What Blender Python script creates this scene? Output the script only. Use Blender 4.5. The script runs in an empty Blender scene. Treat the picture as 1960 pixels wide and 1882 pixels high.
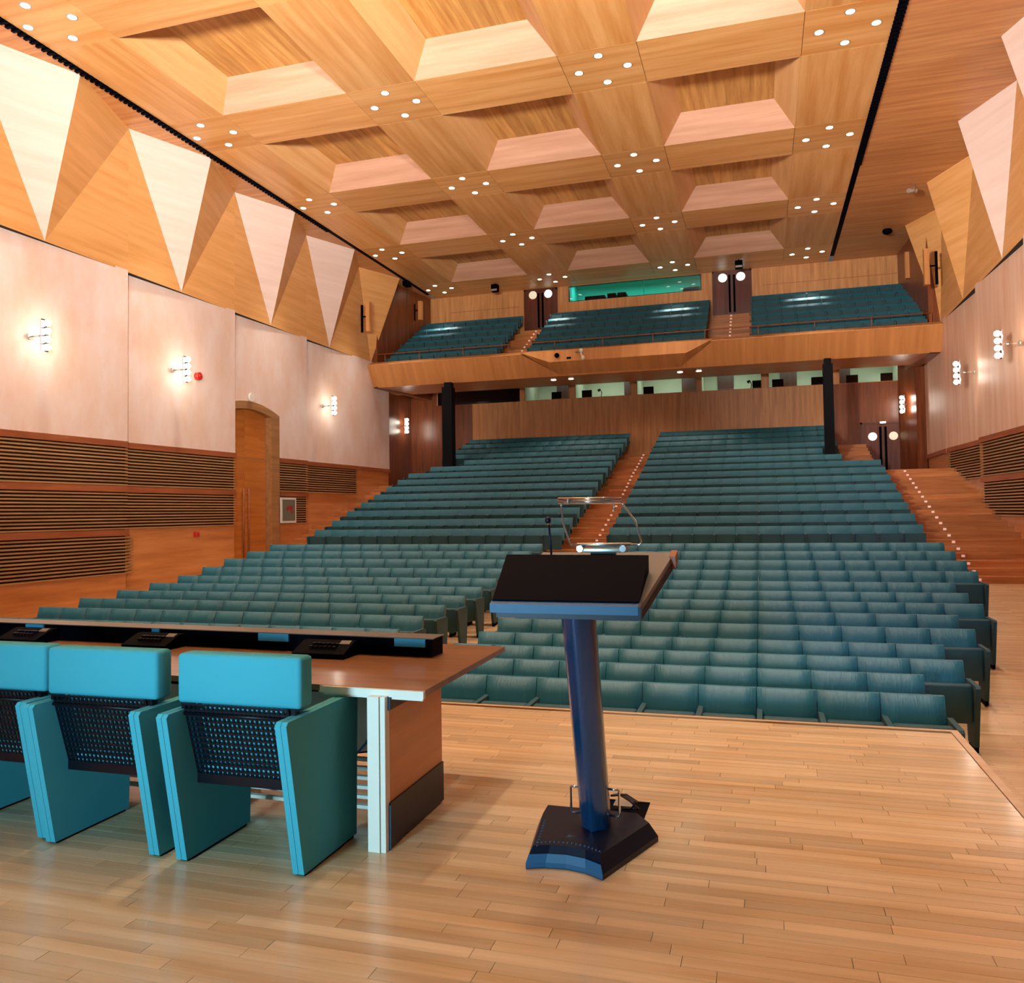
import bpy, bmesh, math, random
from mathutils import Vector, Matrix
R = random.Random(7)
PI = math.pi
C = bpy.context.scene.collection
SC = bpy.context.scene
OFF = 2.7            # everything is laid out with the camera at height 0; the hall floor is at -2.7

# ------------------------------------------------------------------ camera
cam_d = bpy.data.cameras.new('camera')
cam = bpy.data.objects.new('camera', cam_d); C.objects.link(cam); SC.camera = cam
r_ = (0.95653659, 0.29125257, -0.01448052); u_ = (0.02442724, -0.03054432, 0.99923488); f_ = (-0.29058743, 0.95615845, 0.03633126)
cam.matrix_world = Matrix(((r_[0], u_[0], -f_[0], 0), (r_[1], u_[1], -f_[1], 0), (r_[2], u_[2], -f_[2], OFF), (0, 0, 0, 1)))
cam_d.sensor_fit = 'HORIZONTAL'; cam_d.sensor_width = 36
cam_d.lens = 1594.4 / 1960 * 36
cam_d.shift_x = (980 - 971.07) / 1960
cam_d.shift_y = -(941 - 923.52) / 1960
cam_d.clip_start = 0.05; cam_d.clip_end = 200

# ------------------------------------------------------------------ world, exposure, big lights
SC.view_settings.view_transform = 'Standard'; SC.view_settings.look = 'None'
SC.view_settings.gamma = 1; SC.view_settings.use_curve_mapping = False
SC.view_settings.exposure = 0.12
W = bpy.data.worlds.new('world'); SC.world = W; W.use_nodes = True
W.node_tree.nodes['Background'].inputs[0].default_value = (1.0, 0.93, 0.86, 1)
W.node_tree.nodes['Background'].inputs[1].default_value = .08
SC.cycles.max_bounces = 6; SC.cycles.diffuse_bounces = 4; SC.cycles.glossy_bounces = 3
SC.cycles.transparent_max_bounces = 8; SC.cycles.sample_clamp_indirect = 4
SC.cycles.use_denoising = True

def area(name, loc, target, size, power, col, spread=180):
    d = bpy.data.lights.new(name, 'AREA'); d.energy = power; d.color = col; d.shape = 'RECTANGLE'
    d.size = size[0]; d.size_y = size[1]; d.spread = math.radians(spread)
    o = bpy.data.objects.new(name, d); C.objects.link(o); o.location = loc
    o.rotation_euler = (Vector(target) - Vector(loc)).to_track_quat('-Z', 'Y').to_euler()
    return o
def spot(name, loc, target, power, col, deg=120, blend=.8, rad=.12):
    d = bpy.data.lights.new(name, 'SPOT'); d.energy = power; d.color = col; d.spot_size = math.radians(deg)
    d.spot_blend = blend; d.shadow_soft_size = rad
    o = bpy.data.objects.new(name, d); C.objects.link(o); o.location = loc
    o.rotation_euler = (Vector(target) - Vector(loc)).to_track_quat('-Z', 'Y').to_euler()
    return o
P_NODE = 1150; P_BACK = 700
CX4 = [-13.55, -8.36, -3.2, 1.98]
RY = [2.42, 7.79, 13.16, 18.5, 23.88, 29.22, 34.6]
CEIL = 10.07
for iy, y in enumerate(RY):
    for ix, x in enumerate(CX4):
        if iy == 0: continue
        last = iy == 6
        spot('ceiling_spot', (x, y if not last else y, CEIL - .12), (x, y, -3), P_BACK if last else (2100 if iy == 1 else P_NODE), (1.0, .90, .77), 62 if last else (60 if iy == 1 else 72), 1.0, .25)
# cool stage flood low at the left behind the camera, then added fill lights
area('stage_flood_cool', (-2.6, -1.6, -.25), (-1.5, 12, -.6), (.6, .5), 85, (.42, .80, 1.0), 100)
area('added_ceiling_fill', (-2.5, -4.0, 1.8), (-5.5, 9.5, 12), (3.0, 1.6), 2100, (1.0, .92, .82), 68)  # unseen fill added to brighten the ceiling, in place of floor bounce
area('added_wall_fill', (1.5, -3.5, 2.5), (-15.4, 19, 8.0), (1.5, 1.5), 420, (1.0, .92, .84), 46)  # unseen fill added to wash the left wall
area('added_wall_fill', (-7.0, -3.5, 2.5), (6.2, 26, 8.2), (1.5, 1.5), 420, (1.0, .92, .84), 38)  # unseen fill added to wash the right wall
spot('added_blue_spot', (-.2, -1.2, .15), (2.2, 17.0, -1.2), 1500, (.10, .42, 1.0), 17, .9, .1)  # added spot that puts the blue cast on the right-block rows

# ------------------------------------------------------------------ materials
def srgb(h):
    h = h.lstrip('#'); v = [int(h[i:i+2], 16) / 255 for i in (0, 2, 4)]
    return tuple((c / 12.92 if c <= .04045 else ((c + .055) / 1.055) ** 2.4) for c in v) + (1,)
def newmat(name):
    m = bpy.data.materials.new(name); m.use_nodes = True
    nt = m.node_tree; b = nt.nodes['Principled BSDF']
    return m, nt, b
def plain(name, col, rough=.6, metal=0, spec=.5, emit=None, es=0, bump=0, bscale=200, coat=0):
    m, nt, b = newmat(name)
    b.inputs['Base Color'].default_value = col; b.inputs['Roughness'].default_value = rough
    b.inputs['Metallic'].default_value = metal; b.inputs['Specular IOR Level'].default_value = spec
    b.inputs['Coat Weight'].default_value = coat
    if emit: b.inputs['Emission Color'].default_value = emit; b.inputs['Emission Strength'].default_value = es
    tc = nt.nodes.new('ShaderNodeTexCoord'); n = nt.nodes.new('ShaderNodeTexNoise')
    n.inputs['Scale'].default_value = bscale; nt.links.new(tc.outputs['Object'], n.inputs['Vector'])
    if bump:
        bp = nt.nodes.new('ShaderNodeBump'); bp.inputs['Strength'].default_value = bump; bp.inputs['Distance'].default_value = .01
        nt.links.new(n.outputs['Fac'], bp.inputs['Height']); nt.links.new(bp.outputs[0], b.inputs['Normal'])
    return m
def wood(name, c1, c2, axis=0, scale=1.0, rough=.42, var=.12, fine=1.0, tone=False, coat=0, band=0, objvar=True, flat=None):
    """veneer: noise stretched along axis; each object gets its own tone"""
    m, nt, b = newmat(name); L = nt.links.new; N = nt.nodes.new
    tc = N('ShaderNodeTexCoord'); oi = N('ShaderNodeObjectInfo')
    mp = N('ShaderNodeMapping'); s = [9 * scale] * 3; s[axis] = .55 * scale
    if flat is not None: s[flat] = .55 * scale
    
    mp.inputs['Scale'].default_value = s
    add = N('ShaderNodeVectorMath'); add.operation = 'ADD'
    sc = N('ShaderNodeVectorMath'); sc.operation = 'SCALE'; sc.inputs[0].default_value = (37, 53, 71)
    L(oi.outputs['Random'], sc.inputs['Scale']); L(tc.outputs['Object'], add.inputs[0])
    if objvar: L(sc.outputs[0], add.inputs[1])
    L(add.outputs[0], mp.inputs['Vector'])
    n1 = N('ShaderNodeTexNoise'); n1.inputs['Scale'].default_value = 1.0; n1.inputs['Detail'].default_value = 5; n1.inputs['Roughness'].default_value = .6
    L(mp.outputs[0], n1.inputs['Vector'])
    mp2 = N('ShaderNodeMapping'); s2 = [90 * fine] * 3; s2[axis] = 2.5 * fine
    if flat is not None: s2[flat] = 2.5 * fine
    
    mp2.inputs['Scale'].default_value = s2
    L(add.outputs[0], mp2.inputs['Vector'])
    n2 = N('ShaderNodeTexNoise'); n2.inputs['Scale'].default_value = 1.0; n2.inputs['Detail'].default_value = 2
    L(mp2.outputs[0], n2.inputs['Vector'])
    mx = N('ShaderNodeMath'); mx.operation = 'MULTIPLY_ADD'; mx.inputs[1].default_value = .3; L(n2.outputs['Fac'], mx.inputs[0]); 
    m3 = N('ShaderNodeMath'); m3.operation = 'MULTIPLY_ADD'; m3.inputs[1].default_value = 2.6; m3.inputs[2].default_value = -.95
    L(n1.outputs['Fac'], m3.inputs[0]); L(m3.outputs[0], mx.inputs[2])
    mix = N('ShaderNodeMix'); mix.data_type = 'RGBA'; mix.inputs[6].default_value = c1; mix.inputs[7].default_value = c2
    mix.clamp_factor = True
    L(mx.outputs[0], mix.inputs[0])
    hsv = N('ShaderNodeHueSaturation'); L(mix.outputs[2], hsv.inputs['Color'])
    mr = N('ShaderNodeMapRange'); mr.inputs['To Min'].default_value = 1 - var; mr.inputs['To Max'].default_value = 1 + var
    if tone:
        at = N('ShaderNodeAttribute'); at.attribute_name = 'tone'; L(at.outputs['Fac'], mr.inputs['Value'])
    else:
        L(oi.outputs['Random'], mr.inputs['Value'])
    L(mr.outputs[0], hsv.inputs['Value']); L(hsv.outputs[0], b.inputs['Base Color'])
    b.inputs['Roughness'].default_value = rough; b.inputs['Coat Weight'].default_value = coat
    b.inputs['Coat Roughness'].default_value = .12
    bp = N('ShaderNodeBump'); bp.inputs['Strength'].default_value = .08; bp.inputs['Distance'].default_value = .002
    L(n2.outputs['Fac'], bp.inputs['Height']); L(bp.outputs[0], b.inputs['Normal'])
    return m
M = {}
HON1, HON2 = srgb('#E6B478'), srgb('#CB8C4A')
M['ceil_x'] = wood('honey_veneer_x', HON1, HON2, 0, .5, .38, .10)
M['ceil_y'] = wood('honey_veneer_y', HON1, HON2, 1, .5, .38, .10)
M['cof_far'] = wood('coffer_veneer_x', srgb('#CFA188'), srgb('#B4866A'), 0, .5, .5, .06)  # sloped end boards made pinker: cool stage light put into the colour
M['cof_side'] = wood('coffer_veneer_side', srgb('#E2B27C'), srgb('#CF965A'), 1, .5, .5, .06)
M['cof_top'] = wood('coffer_veneer_top', srgb('#E0AC66'), srgb('#B57A3A'), 1, .9, .5, .14)
M['side_ceil'] = wood('side_ceiling_veneer', srgb('#D9A068'), srgb('#B87844'), 0, .8, .42, .05)
M['fold'] = wood('folded_panel_veneer', srgb('#E9B072'), srgb('#D49856'), 1, .6, .42, .05, flat=0)
M['pale'] = wood('stage_lit_veneer', srgb('#E6D0C6'), srgb('#DCC2B6'), 1, .6, .35, .03, flat=0)  # folded-panel wood made paler: stage light put into the colour
M['wall_wood'] = wood('wall_veneer', srgb('#D6935A'), srgb('#B4703C'), 1, .6, .36, .05)
M['back_wood'] = wood('back_wall_veneer', srgb('#DC9F66'), srgb('#B67A44'), 2, 1.0, .38, .05)
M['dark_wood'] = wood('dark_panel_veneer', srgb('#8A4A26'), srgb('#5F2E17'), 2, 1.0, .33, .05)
M['fascia'] = wood('fascia_veneer', srgb('#D6955A'), srgb('#BC7C44'), 2, .5, .36, .04, flat=1)
M['slat'] = wood('slat_wood', srgb('#B98A58'), srgb('#9C6E42'), 1, 1, .45, .12)
M['cap'] = wood('cap_wood', srgb('#A9623C'), srgb('#8A4A2A'), 1, 1, .45, .06)
M['door'] = wood('door_veneer', srgb('#CC7F38'), srgb('#AE6426'), 1, .8, .34, .04)
M['door_dark'] = wood('dark_door_veneer', srgb('#6E3420'), srgb('#4A2014'), 2, 1, .35, .1)
M['table'] = wood('table_veneer', srgb('#9C6C46'), srgb('#785034'), 0, 1.6, .28, .03, coat=.2)
M['strip'] = wood('parquet_strip', srgb('#E2C49C'), srgb('#C79F70'), 0, 1.2, .28, .2, tone=True, coat=.25, objvar=False)
M['stair'] = wood('stair_wood', srgb('#C8864E'), srgb('#A2602F'), 0, 1.5, .30, .2)
M['nosing'] = wood('nosing_wood', srgb('#D9B894'), srgb('#C49C70'), 0, 1.2, .3, .02)
M['tan'] = plain('tan_seat_edge', srgb('#8C7A55'), .6, bump=.1)
M['gap'] = plain('dark_gap', srgb('#1E0F08'), .9)
M['under'] = plain('dark_subfloor', srgb('#5A3A22'), .8)
M['black'] = plain('black_plastic', srgb('#03040C'), .6, spec=.03, bump=.05)
M['blackm'] = plain('black_metal', srgb('#0A0B16'), .4, .2, spec=.3)
M['navy'] = plain('navy_metal', srgb('#090F26'), .4, .1, spec=.3)
M['navy2'] = plain('blue_lacquer_metal', srgb('#1E4A78'), .22, .5, coat=.4)
M['blue_edge'] = plain('bright_blue_edge', srgb('#145680'), .5)
M['pillar'] = plain('pillar_dark_paint', srgb('#05060F'), .7, spec=.15)
M['plate_grey'] = plain('desk_grey_metal', srgb('#7C7E80'), .55, .2)
M['label_blue'] = plain('blue_label', srgb('#2E9FD0'), .5)
M['trim_grey'] = plain('grey_trim', srgb('#6A6560'), .4, .4)
M['chrome'] = plain('chrome', srgb('#E8EAF0'), .12, 1)
M['silver'] = plain('brushed_silver', srgb('#B9B4AC'), .33, .7)
M['white'] = plain('white_lacquer', srgb('#F0EBDD'), .45)
M['offwhite'] = plain('off_white_board', srgb('#D8D3C6'), .6)
M['red'] = plain('red_plastic', srgb('#C0261C'), .4)
M['lens'] = plain('downlight_lens', (1, 1, 1, 1), .5, emit=(1, .90, .74, 1), es=9)
M['bulb'] = plain('globe_bulb', (1, 1, 1, 1), .3, emit=(1, .93, .80, 1), es=14)
M['steplamp'] = plain('step_lamp_glass', (.9, .55, .45, 1), .4, emit=(1, .50, .38, 1), es=.35)
M['port'] = plain('lit_porthole_glass', (.9, .95, .95, 1), .3, emit=(.80, .95, .92, 1), es=.75)
M['port2'] = plain('dim_porthole_glass', (.9, .85, .7, 1), .3, emit=(.80, .72, .50, 1), es=.45)
M['tube'] = plain('fluorescent_tube', (1, 1, 1, 1), .4, emit=(.80, 1, .92, 1), es=10)
M['room'] = plain('control_room_paint', srgb('#CFCDB6'), .8)
M['teal_room'] = plain('projection_room_paint', srgb('#1FA596'), .8)
M['frame_white'] = plain('white_frame', srgb('#E6E4DF'), .5)
M['cable'] = plain('blue_cable', srgb('#1D4E9A'), .5)
M['cable_b'] = plain('black_cable', srgb('#0B0D18'), .5)
# plaster with a soft mottled glaze
def plaster():
    m, nt, b = newmat('pink_glazed_plaster'); L = nt.links.new; N = nt.nodes.new
    tc = N('ShaderNodeTexCoord'); mp = N('ShaderNodeMapping'); mp.inputs['Scale'].default_value = (1, .9, .45)
    L(tc.outputs['Object'], mp.inputs[0])
    n = N('ShaderNodeTexNoise'); n.inputs['Scale'].default_value = 1.1; n.inputs['Detail'].default_value = 6; n.inputs['Roughness'].default_value = .65
    L(mp.outputs[0], n.inputs['Vector'])
    r = N('ShaderNodeValToRGB'); r.color_ramp.elements[0].position = .35; r.color_ramp.elements[0].color = srgb('#E4C4B2')
    r.color_ramp.elements[1].position = .68; r.color_ramp.elements[1].color = srgb('#EEDDD8')
    L(n.outputs['Fac'], r.inputs[0]); L(r.outputs[0], b.inputs['Base Color']); b.inputs['Roughness'].default_value = .55
    return m
M['plaster'] = plaster()
def plaster_r():  # same plaster, darker on the right wall: weaker light put into the colour
    m, nt, b = newmat('dim_side_plaster'); L = nt.links.new; N = nt.nodes.new
    tc = N('ShaderNodeTexCoord'); mp = N('ShaderNodeMapping'); mp.inputs['Scale'].default_value = (1, 3, .3)
    L(tc.outputs['Object'], mp.inputs[0])
    n = N('ShaderNodeTexNoise'); n.inputs['Scale'].default_value = 1.3; n.inputs['Detail'].default_value = 6
    L(mp.outputs[0], n.inputs['Vector'])
    r = N('ShaderNodeValToRGB'); r.color_ramp.elements[0].position = .35; r.color_ramp.elements[0].color = srgb('#DCAC8E')
    r.color_ramp.elements[1].position = .68; r.color_ramp.elements[1].color = srgb('#E8C4AE')
    L(n.outputs['Fac'], r.inputs[0]); L(r.outputs[0], b.inputs['Base Color']); b.inputs['Roughness'].default_value = .5
    return m
M['plaster_r'] = plaster_r()
# upholstery: fine weave, wrinkles fanning over the pad
def cloth(name, c1, c2, rough=.5, wr=.35, sheen=.3):
    m, nt, b = newmat(name); L = nt.links.new; N = nt.nodes.new
    tc = N('ShaderNodeTexCoord'); oi = N('ShaderNodeObjectInfo')
    add = N('ShaderNodeVectorMath'); add.operation = 'ADD'; sc = N('ShaderNodeVectorMath'); sc.operation = 'SCALE'
    sc.inputs[0].default_value = (11, 17, 23); L(oi.outputs['Random'], sc.inputs['Scale'])
    L(tc.outputs['Object'], add.inputs[0]); L(sc.outputs[0], add.inputs[1])
    mp = N('ShaderNodeMapping'); mp.inputs['Scale'].default_value = (26, 4, 3.5); mp.inputs['Rotation'].default_value = (0, .35, 0)
    L(add.outputs[0], mp.inputs[0])
    n = N('ShaderNodeTexNoise'); n.inputs['Scale'].default_value = 1; n.inputs['Detail'].default_value = 3; n.inputs['Distortion'].default_value = 1.2
    L(mp.outputs[0], n.inputs['Vector'])
    n2 = N('ShaderNodeTexNoise'); n2.inputs['Scale'].default_value = 500; L(tc.outputs['Object'], n2.inputs['Vector'])
    mix = N('ShaderNodeMix'); mix.data_type = 'RGBA'; mix.inputs[6].default_value = c1; mix.inputs[7].default_value = c2
    L(n2.outputs['Fac'], mix.inputs[0]); L(mix.outputs[2], b.inputs['Base Color'])
    b.inputs['Roughness'].default_value = rough; b.inputs['Sheen Weight'].default_value = sheen
    b.inputs['Sheen Roughness'].default_value = .4
    bp = N('ShaderNodeBump'); bp.inputs['Strength'].default_value = wr; bp.inputs['Distance'].default_value = .012
    L(n.outputs['Fac'], bp.inputs['Height']); L(bp.outputs[0], b.inputs['Normal'])
    return m
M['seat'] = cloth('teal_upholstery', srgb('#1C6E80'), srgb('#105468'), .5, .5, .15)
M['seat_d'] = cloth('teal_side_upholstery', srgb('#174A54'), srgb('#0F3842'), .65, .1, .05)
M['cyan'] = cloth('turquoise_wool', srgb('#45AEBE'), srgb('#2C93AA'), .85, .06, .0)
# hall parquet, far from the camera: brick pattern of strips
def parquet_tex(name, c1, c2, rough=.3):
    m, nt, b = newmat(name); L = nt.links.new; N = nt.nodes.new
    tc = N('ShaderNodeTexCoord'); br = N('ShaderNodeTexBrick'); br.inputs['Scale'].default_value = 1
    br.inputs['Brick Width'].default_value = .75; br.inputs['Row Height'].default_value = .075
    br.inputs['Mortar Size'].default_value = .0015; br.offset = .37; br.inputs['Color1'].default_value = c1; br.inputs['Color2'].default_value = c2
    br.inputs['Mortar'].default_value = tuple(x * .5 for x in c2[:3]) + (1,); br.inputs['Bias'].default_value = -.1
    L(tc.outputs['Object'], br.inputs['Vector'])
    mp = N('ShaderNodeMapping'); mp.inputs['Scale'].default_value = (1.2, 30, 10); L(tc.outputs['Object'], mp.inputs[0])
    n = N('ShaderNodeTexNoise'); n.inputs['Scale'].default_value = 1; n.inputs['Detail'].default_value = 4; L(mp.outputs[0], n.inputs['Vector'])
    mx = N('ShaderNodeMix'); mx.data_type = 'RGBA'; mx.blend_type = 'MULTIPLY'; mx.inputs[0].default_value = .35
    L(br.outputs['Color'], mx.inputs[6]); L(n.outputs['Color'], mx.inputs[7])
    hs = N('ShaderNodeHueSaturation'); hs.inputs['Value'].default_value = 1.2; hs.inputs['Saturation'].default_value = 1.0
    L(mx.outputs[2], hs.inputs['Color']); L(hs.outputs[0], b.inputs['Base Color'])
    b.inputs['Roughness'].default_value = rough; b.inputs['Coat Weight'].default_value = .2; b.inputs['Coat Roughness'].default_value = .15
    return m
M['hall_floor'] = parquet_tex('hall_parquet', srgb('#DDB890'), srgb('#C69E72'))
def glass(name, tint, refl=.08):
    m = bpy.data.materials.new(name); m.use_nodes = True; nt = m.node_tree; nt.nodes.clear(); N = nt.nodes.new; L = nt.links.new
    o = N('ShaderNodeOutputMaterial'); t = N('ShaderNodeBsdfTransparent'); t.inputs[0].default_value = tint
    g = N('ShaderNodeBsdfGlossy'); g.inputs['Roughness'].default_value = .03; mx = N('ShaderNodeMixShader')
    fr = N('ShaderNodeFresnel'); fr.inputs[0].default_value = 1.45
    L(fr.outputs[0], mx.inputs[0]); L(t.outputs[0], mx.inputs[1]); L(g.outputs[0], mx.inputs[2]); L(mx.outputs[0], o.inputs[0])
    return m
M['glass'] = glass('window_glass', (.86, .93, .90, 1))
M['glass_dark'] = plain('dark_glass', srgb('#05060C'), .08)

# ------------------------------------------------------------------ mesh helpers
class MB:
    def __init__(s): s.v = []; s.f = []; s.sm = []
    def add(s, vs, fs, smooth=False):
        n = len(s.v); s.v += [tuple(v) for v in vs]; s.f += [tuple(i + n for i in f) for f in fs]; s.sm += [smooth] * len(fs)
        return s
    def box(s, x0, x1, y0, y1, z0, z1):
        v = [(x, y, z) for z in (z0, z1) for y in (y0, y1) for x in (x0, x1)]
        return s.add(v, [(0, 2, 3, 1), (4, 5, 7, 6), (0, 1, 5, 4), (2, 6, 7, 3), (0, 4, 6, 2), (1, 3, 7, 5)])
    def cbox(s, x0, x1, y0, y1, z0, z1, b):
        """box with every edge chamfered by b, smooth"""
        bm = bmesh.new(); bmesh.ops.create_cube(bm, size=1)
        bmesh.ops.scale(bm, vec=(x1 - x0, y1 - y0, z1 - z0), verts=bm.verts)
        bmesh.ops.translate(bm, vec=((x0 + x1) / 2, (y0 + y1) / 2, (z0 + z1) / 2), verts=bm.verts)
        bmesh.ops.bevel(bm, geom=bm.edges[:], offset=b, segments=2, affect='EDGES', profile=.5)
        s.frombm(bm, True); return s
    def frombm(s, bm, smooth=False):
        bm.verts.index_update(); s.add([v.co[:] for v in bm.verts], [[v.index for v in f.verts] for f in bm.faces], smooth); bm.free()
    def prism(s, poly, axis, a, b):
        """polygon (in the two other axes) pushed out along axis from a to b"""
        def P(p, t):
            return {0: (t, p[0], p[1]), 1: (p[0], t, p[1]), 2: (p[0], p[1], t)}[axis]
        n = len(poly); v = [P(p, a) for p in poly] + [P(p, b) for p in poly]
        f = [tuple(range(n))[::-1], tuple(range(n, 2 * n))] + [(i, (i + 1) % n, (i + 1) % n + n, i + n) for i in range(n)]
        return s.add(v, f)
    def slab(s, pts, t, up=None):
        """planar polygon in space given thickness t along its back side"""
        pts = [Vector(p) for p in pts]; n = (pts[1] - pts[0]).cross(pts[2] - pts[0]).normalized()
        if up is not None and n.dot(Vector(up)) < 0: pts = pts[::-1]; n = -n
        k = len(pts); v = pts + [p - n * t for p in pts]
        f = [tuple(range(k)), tuple(range(k, 2 * k))[::-1]] + [(i, i + k, (i + 1) % k + k, (i + 1) % k) for i in range(k)]
        return s.add(v, f)
    def cyl(s, p0, p1, r0, r1=None, n=12, smooth=True):
        p0, p1 = Vector(p0), Vector(p1); r1 = r0 if r1 is None else r1
        d = (p1 - p0).normalized(); a = d.orthogonal().normalized(); b = d.cross(a)
        v = []
        for p, r in ((p0, r0), (p1, r1)):
            v += [p + (a * math.cos(2 * PI * i / n) + b * math.sin(2 * PI * i / n)) * r for i in range(n)]
        s.add(v, [(i, (i + 1) % n, (i + 1) % n + n, i + n) for i in range(n)], smooth)
        k = len(s.v) - 2 * n
        s.f += [tuple(range(k, k + n))[::-1], tuple(range(k + n, k + 2 * n))]; s.sm += [False, False]
        return s
    def tube(s, pts, r, n=8):
        pts = [Vector(p) for p in pts]; v = []; a = None
        for i, p in enumerate(pts):
            d = (pts[min(i + 1, len(pts) - 1)] - pts[max(i - 1, 0)]).normalized()
            a = d.orthogonal().normalized() if a is None else (a - d * a.dot(d)).normalized(); b = d.cross(a)
            v += [p + (a * math.cos(2 * PI * j / n) + b * math.sin(2 * PI * j / n)) * r for j in range(n)]
        f = [(i * n + j, i * n + (j + 1) % n, (i + 1) * n + (j + 1) % n, (i + 1) * n + j) for i in range(len(pts) - 1) for j in range(n)]
        s.add(v, f, True); k = len(s.v) - len(v)
        s.f += [tuple(range(k, k + n))[::-1], tuple(range(len(s.v) - n, len(s.v)))]; s.sm += [False, False]
        return s
    def sphere(s, c, r, n=12, m=8, sq=(1, 1, 1)):
        bm = bmesh.new(); bmesh.ops.create_uvsphere(bm, u_segments=n, v_segments=m, radius=r)
        bmesh.ops.scale(bm, vec=sq, verts=bm.verts); bmesh.ops.translate(bm, vec=c, verts=bm.verts); s.frombm(bm, True); return s
    def pad(s, x0, x1, zb, zt, yb, yt, t, bulge, nx=8, nz=5):
        """cushion: front at -y; bottom front y=yb, top front y=yt, thickness t, puffed by bulge"""
        v = []; f = []
        for j in range(nz + 1):
            for i in range(nx + 1):
                u, w = i / nx, j / nz
                eu, ew = abs(2 * u - 1), abs(2 * w - 1)
                k = (1 - eu ** 12) * (1 - ew ** 8)
                y = yb + (yt - yb) * w + t * .45 - (bulge + t * .45) * k ** .6
                v.append((x0 + (x1 - x0) * u, y, zb + (zt - zb) * w))
        W_ = nx + 1
        for j in range(nz):
            for i in range(nx):
                a = j * W_ + i; f.append((a, a + 1, a + 1 + W_, a + W_))
        s.add(v, f, True)
        yy = lambda w: yb + (yt - yb) * w + t * .45
        yk = lambda w: yb + (yt - yb) * w + t
        q = [(x0, yy(0), zb), (x1, yy(0), zb), (x1, yy(1), zt), (x0, yy(1), zt), (x0, yk(0), zb), (x1, yk(0), zb), (x1, yk(1), zt), (x0, yk(1), zt)]
        s.add(q, [(4, 7, 6, 5), (0, 4, 5, 1), (2, 6, 7, 3), (1, 5, 6, 2), (0, 3, 7, 4)])
        return s
    def mesh(s, name, mat, org=(0, 0, 0)):
        me = bpy.data.meshes.new(name)
        me.from_pydata([(x - org[0], y - org[1], z - org[2]) for x, y, z in s.v], [], s.f)
        me.polygons.foreach_set('use_smooth', s.sm)
        if mat: me.materials.append(M[mat] if isinstance(mat, str) else mat)
        return me
def wloc(o):
    v = Vector((0, 0, 0))
    while o: v += o.location; o = o.parent
    return v
def tag(o, label=None, cat=None, group=None, kind=None):
    if label: o['label'] = label
    if cat: o['category'] = cat
    if group: o['group'] = group
    if kind: o['kind'] = kind
    return o
def part(name, mb, mat, parent=None, label=None):
    org = wloc(parent) if parent else Vector((0, 0, 0))
    o = bpy.data.objects.new(name, mb.mesh(name, mat, org)); C.objects.link(o); o.parent = parent
    if label: o['label'] = label
    return o
def single(name, mb, mat, label, cat, base=None, group=None):
    """thing that is one mesh, origin at base"""
    if base is None:
        xs = [v[0] for v in mb.v]; ys = [v[1] for v in mb.v]; zs = [v[2] for v in mb.v]
        base = ((min(xs) + max(xs)) / 2, (min(ys) + max(ys)) / 2, min(zs))
    o = bpy.data.objects.new(name, mb.mesh(name, mat, base)); C.objects.link(o); o.location = base
    return tag(o, label, cat, group)
def thing(name, label, cat, loc=(0, 0, 0), rz=0, group=None):
    o = bpy.data.objects.new(name, None); C.objects.link(o); o.location = loc; o.rotation_euler = (0, 0, rz)
    o.empty_display_size = .1
    return tag(o, label, cat, group)
def struct(name, mb=None, mat=None, label=None, loc=(0, 0, 0)):
    if mb is None: o = bpy.data.objects.new(name, None); C.objects.link(o); o.location = loc
    else: o = part(name, mb, mat)
    return tag(o, label, None, None, 'structure')
def dup(root, loc, rz=None, label=None):
    r = root.copy(); C.objects.link(r); r.location = loc
    if rz is not None: r.rotation_euler = (0, 0, rz)
    if label: r['label'] = label
    for ch in root.children:
        c = ch.copy(); C.objects.link(c); c.parent = r
        for g in ch.children:
            d = g.copy(); C.objects.link(d); d.parent = c
    return r
ORD = ['first', 'second', 'third', 'fourth', 'fifth', 'sixth', 'seventh', 'eighth', 'ninth', 'tenth', 'eleventh', 'twelfth', 'thirteenth',
       'fourteenth', 'fifteenth', 'sixteenth', 'seventeenth', 'eighteenth', 'nineteenth', 'twentieth', 'twenty-first', 'twenty-second',
       'twenty-third', 'twenty-fourth', 'twenty-fifth', 'twenty-sixth', 'twenty-seventh', 'twenty-eighth']

# ------------------------------------------------------------------ hall data
ROW = [(8.71, -1.764), (9.74, -1.765), (10.65, -1.752), (11.69, -1.74), (12.64, -1.66), (13.63, -1.591), (14.65, -1.53), (15.63, -1.458),
       (16.58, -1.365), (17.47, -1.223), (18.34, -1.073), (19.32, -0.934), (20.41, -0.798), (22.87, -0.45), (23.95, -0.173), (24.96, 0.128),
       (25.97, 0.415), (26.99, 0.704), (28.0, 1.003), (28.99, 1.29), (30.0, 1.576), (30.91, 1.86), (31.75, 2.136), (32.65, 2.44), (33.65, 2.72),
       (34.65, 3.02), (35.6, 3.31)]
SW = .56; XS = -.088
YB = 36.1; LW = -15.4; RW = 6.05; FL = -2.7; ST = -1.6

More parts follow.
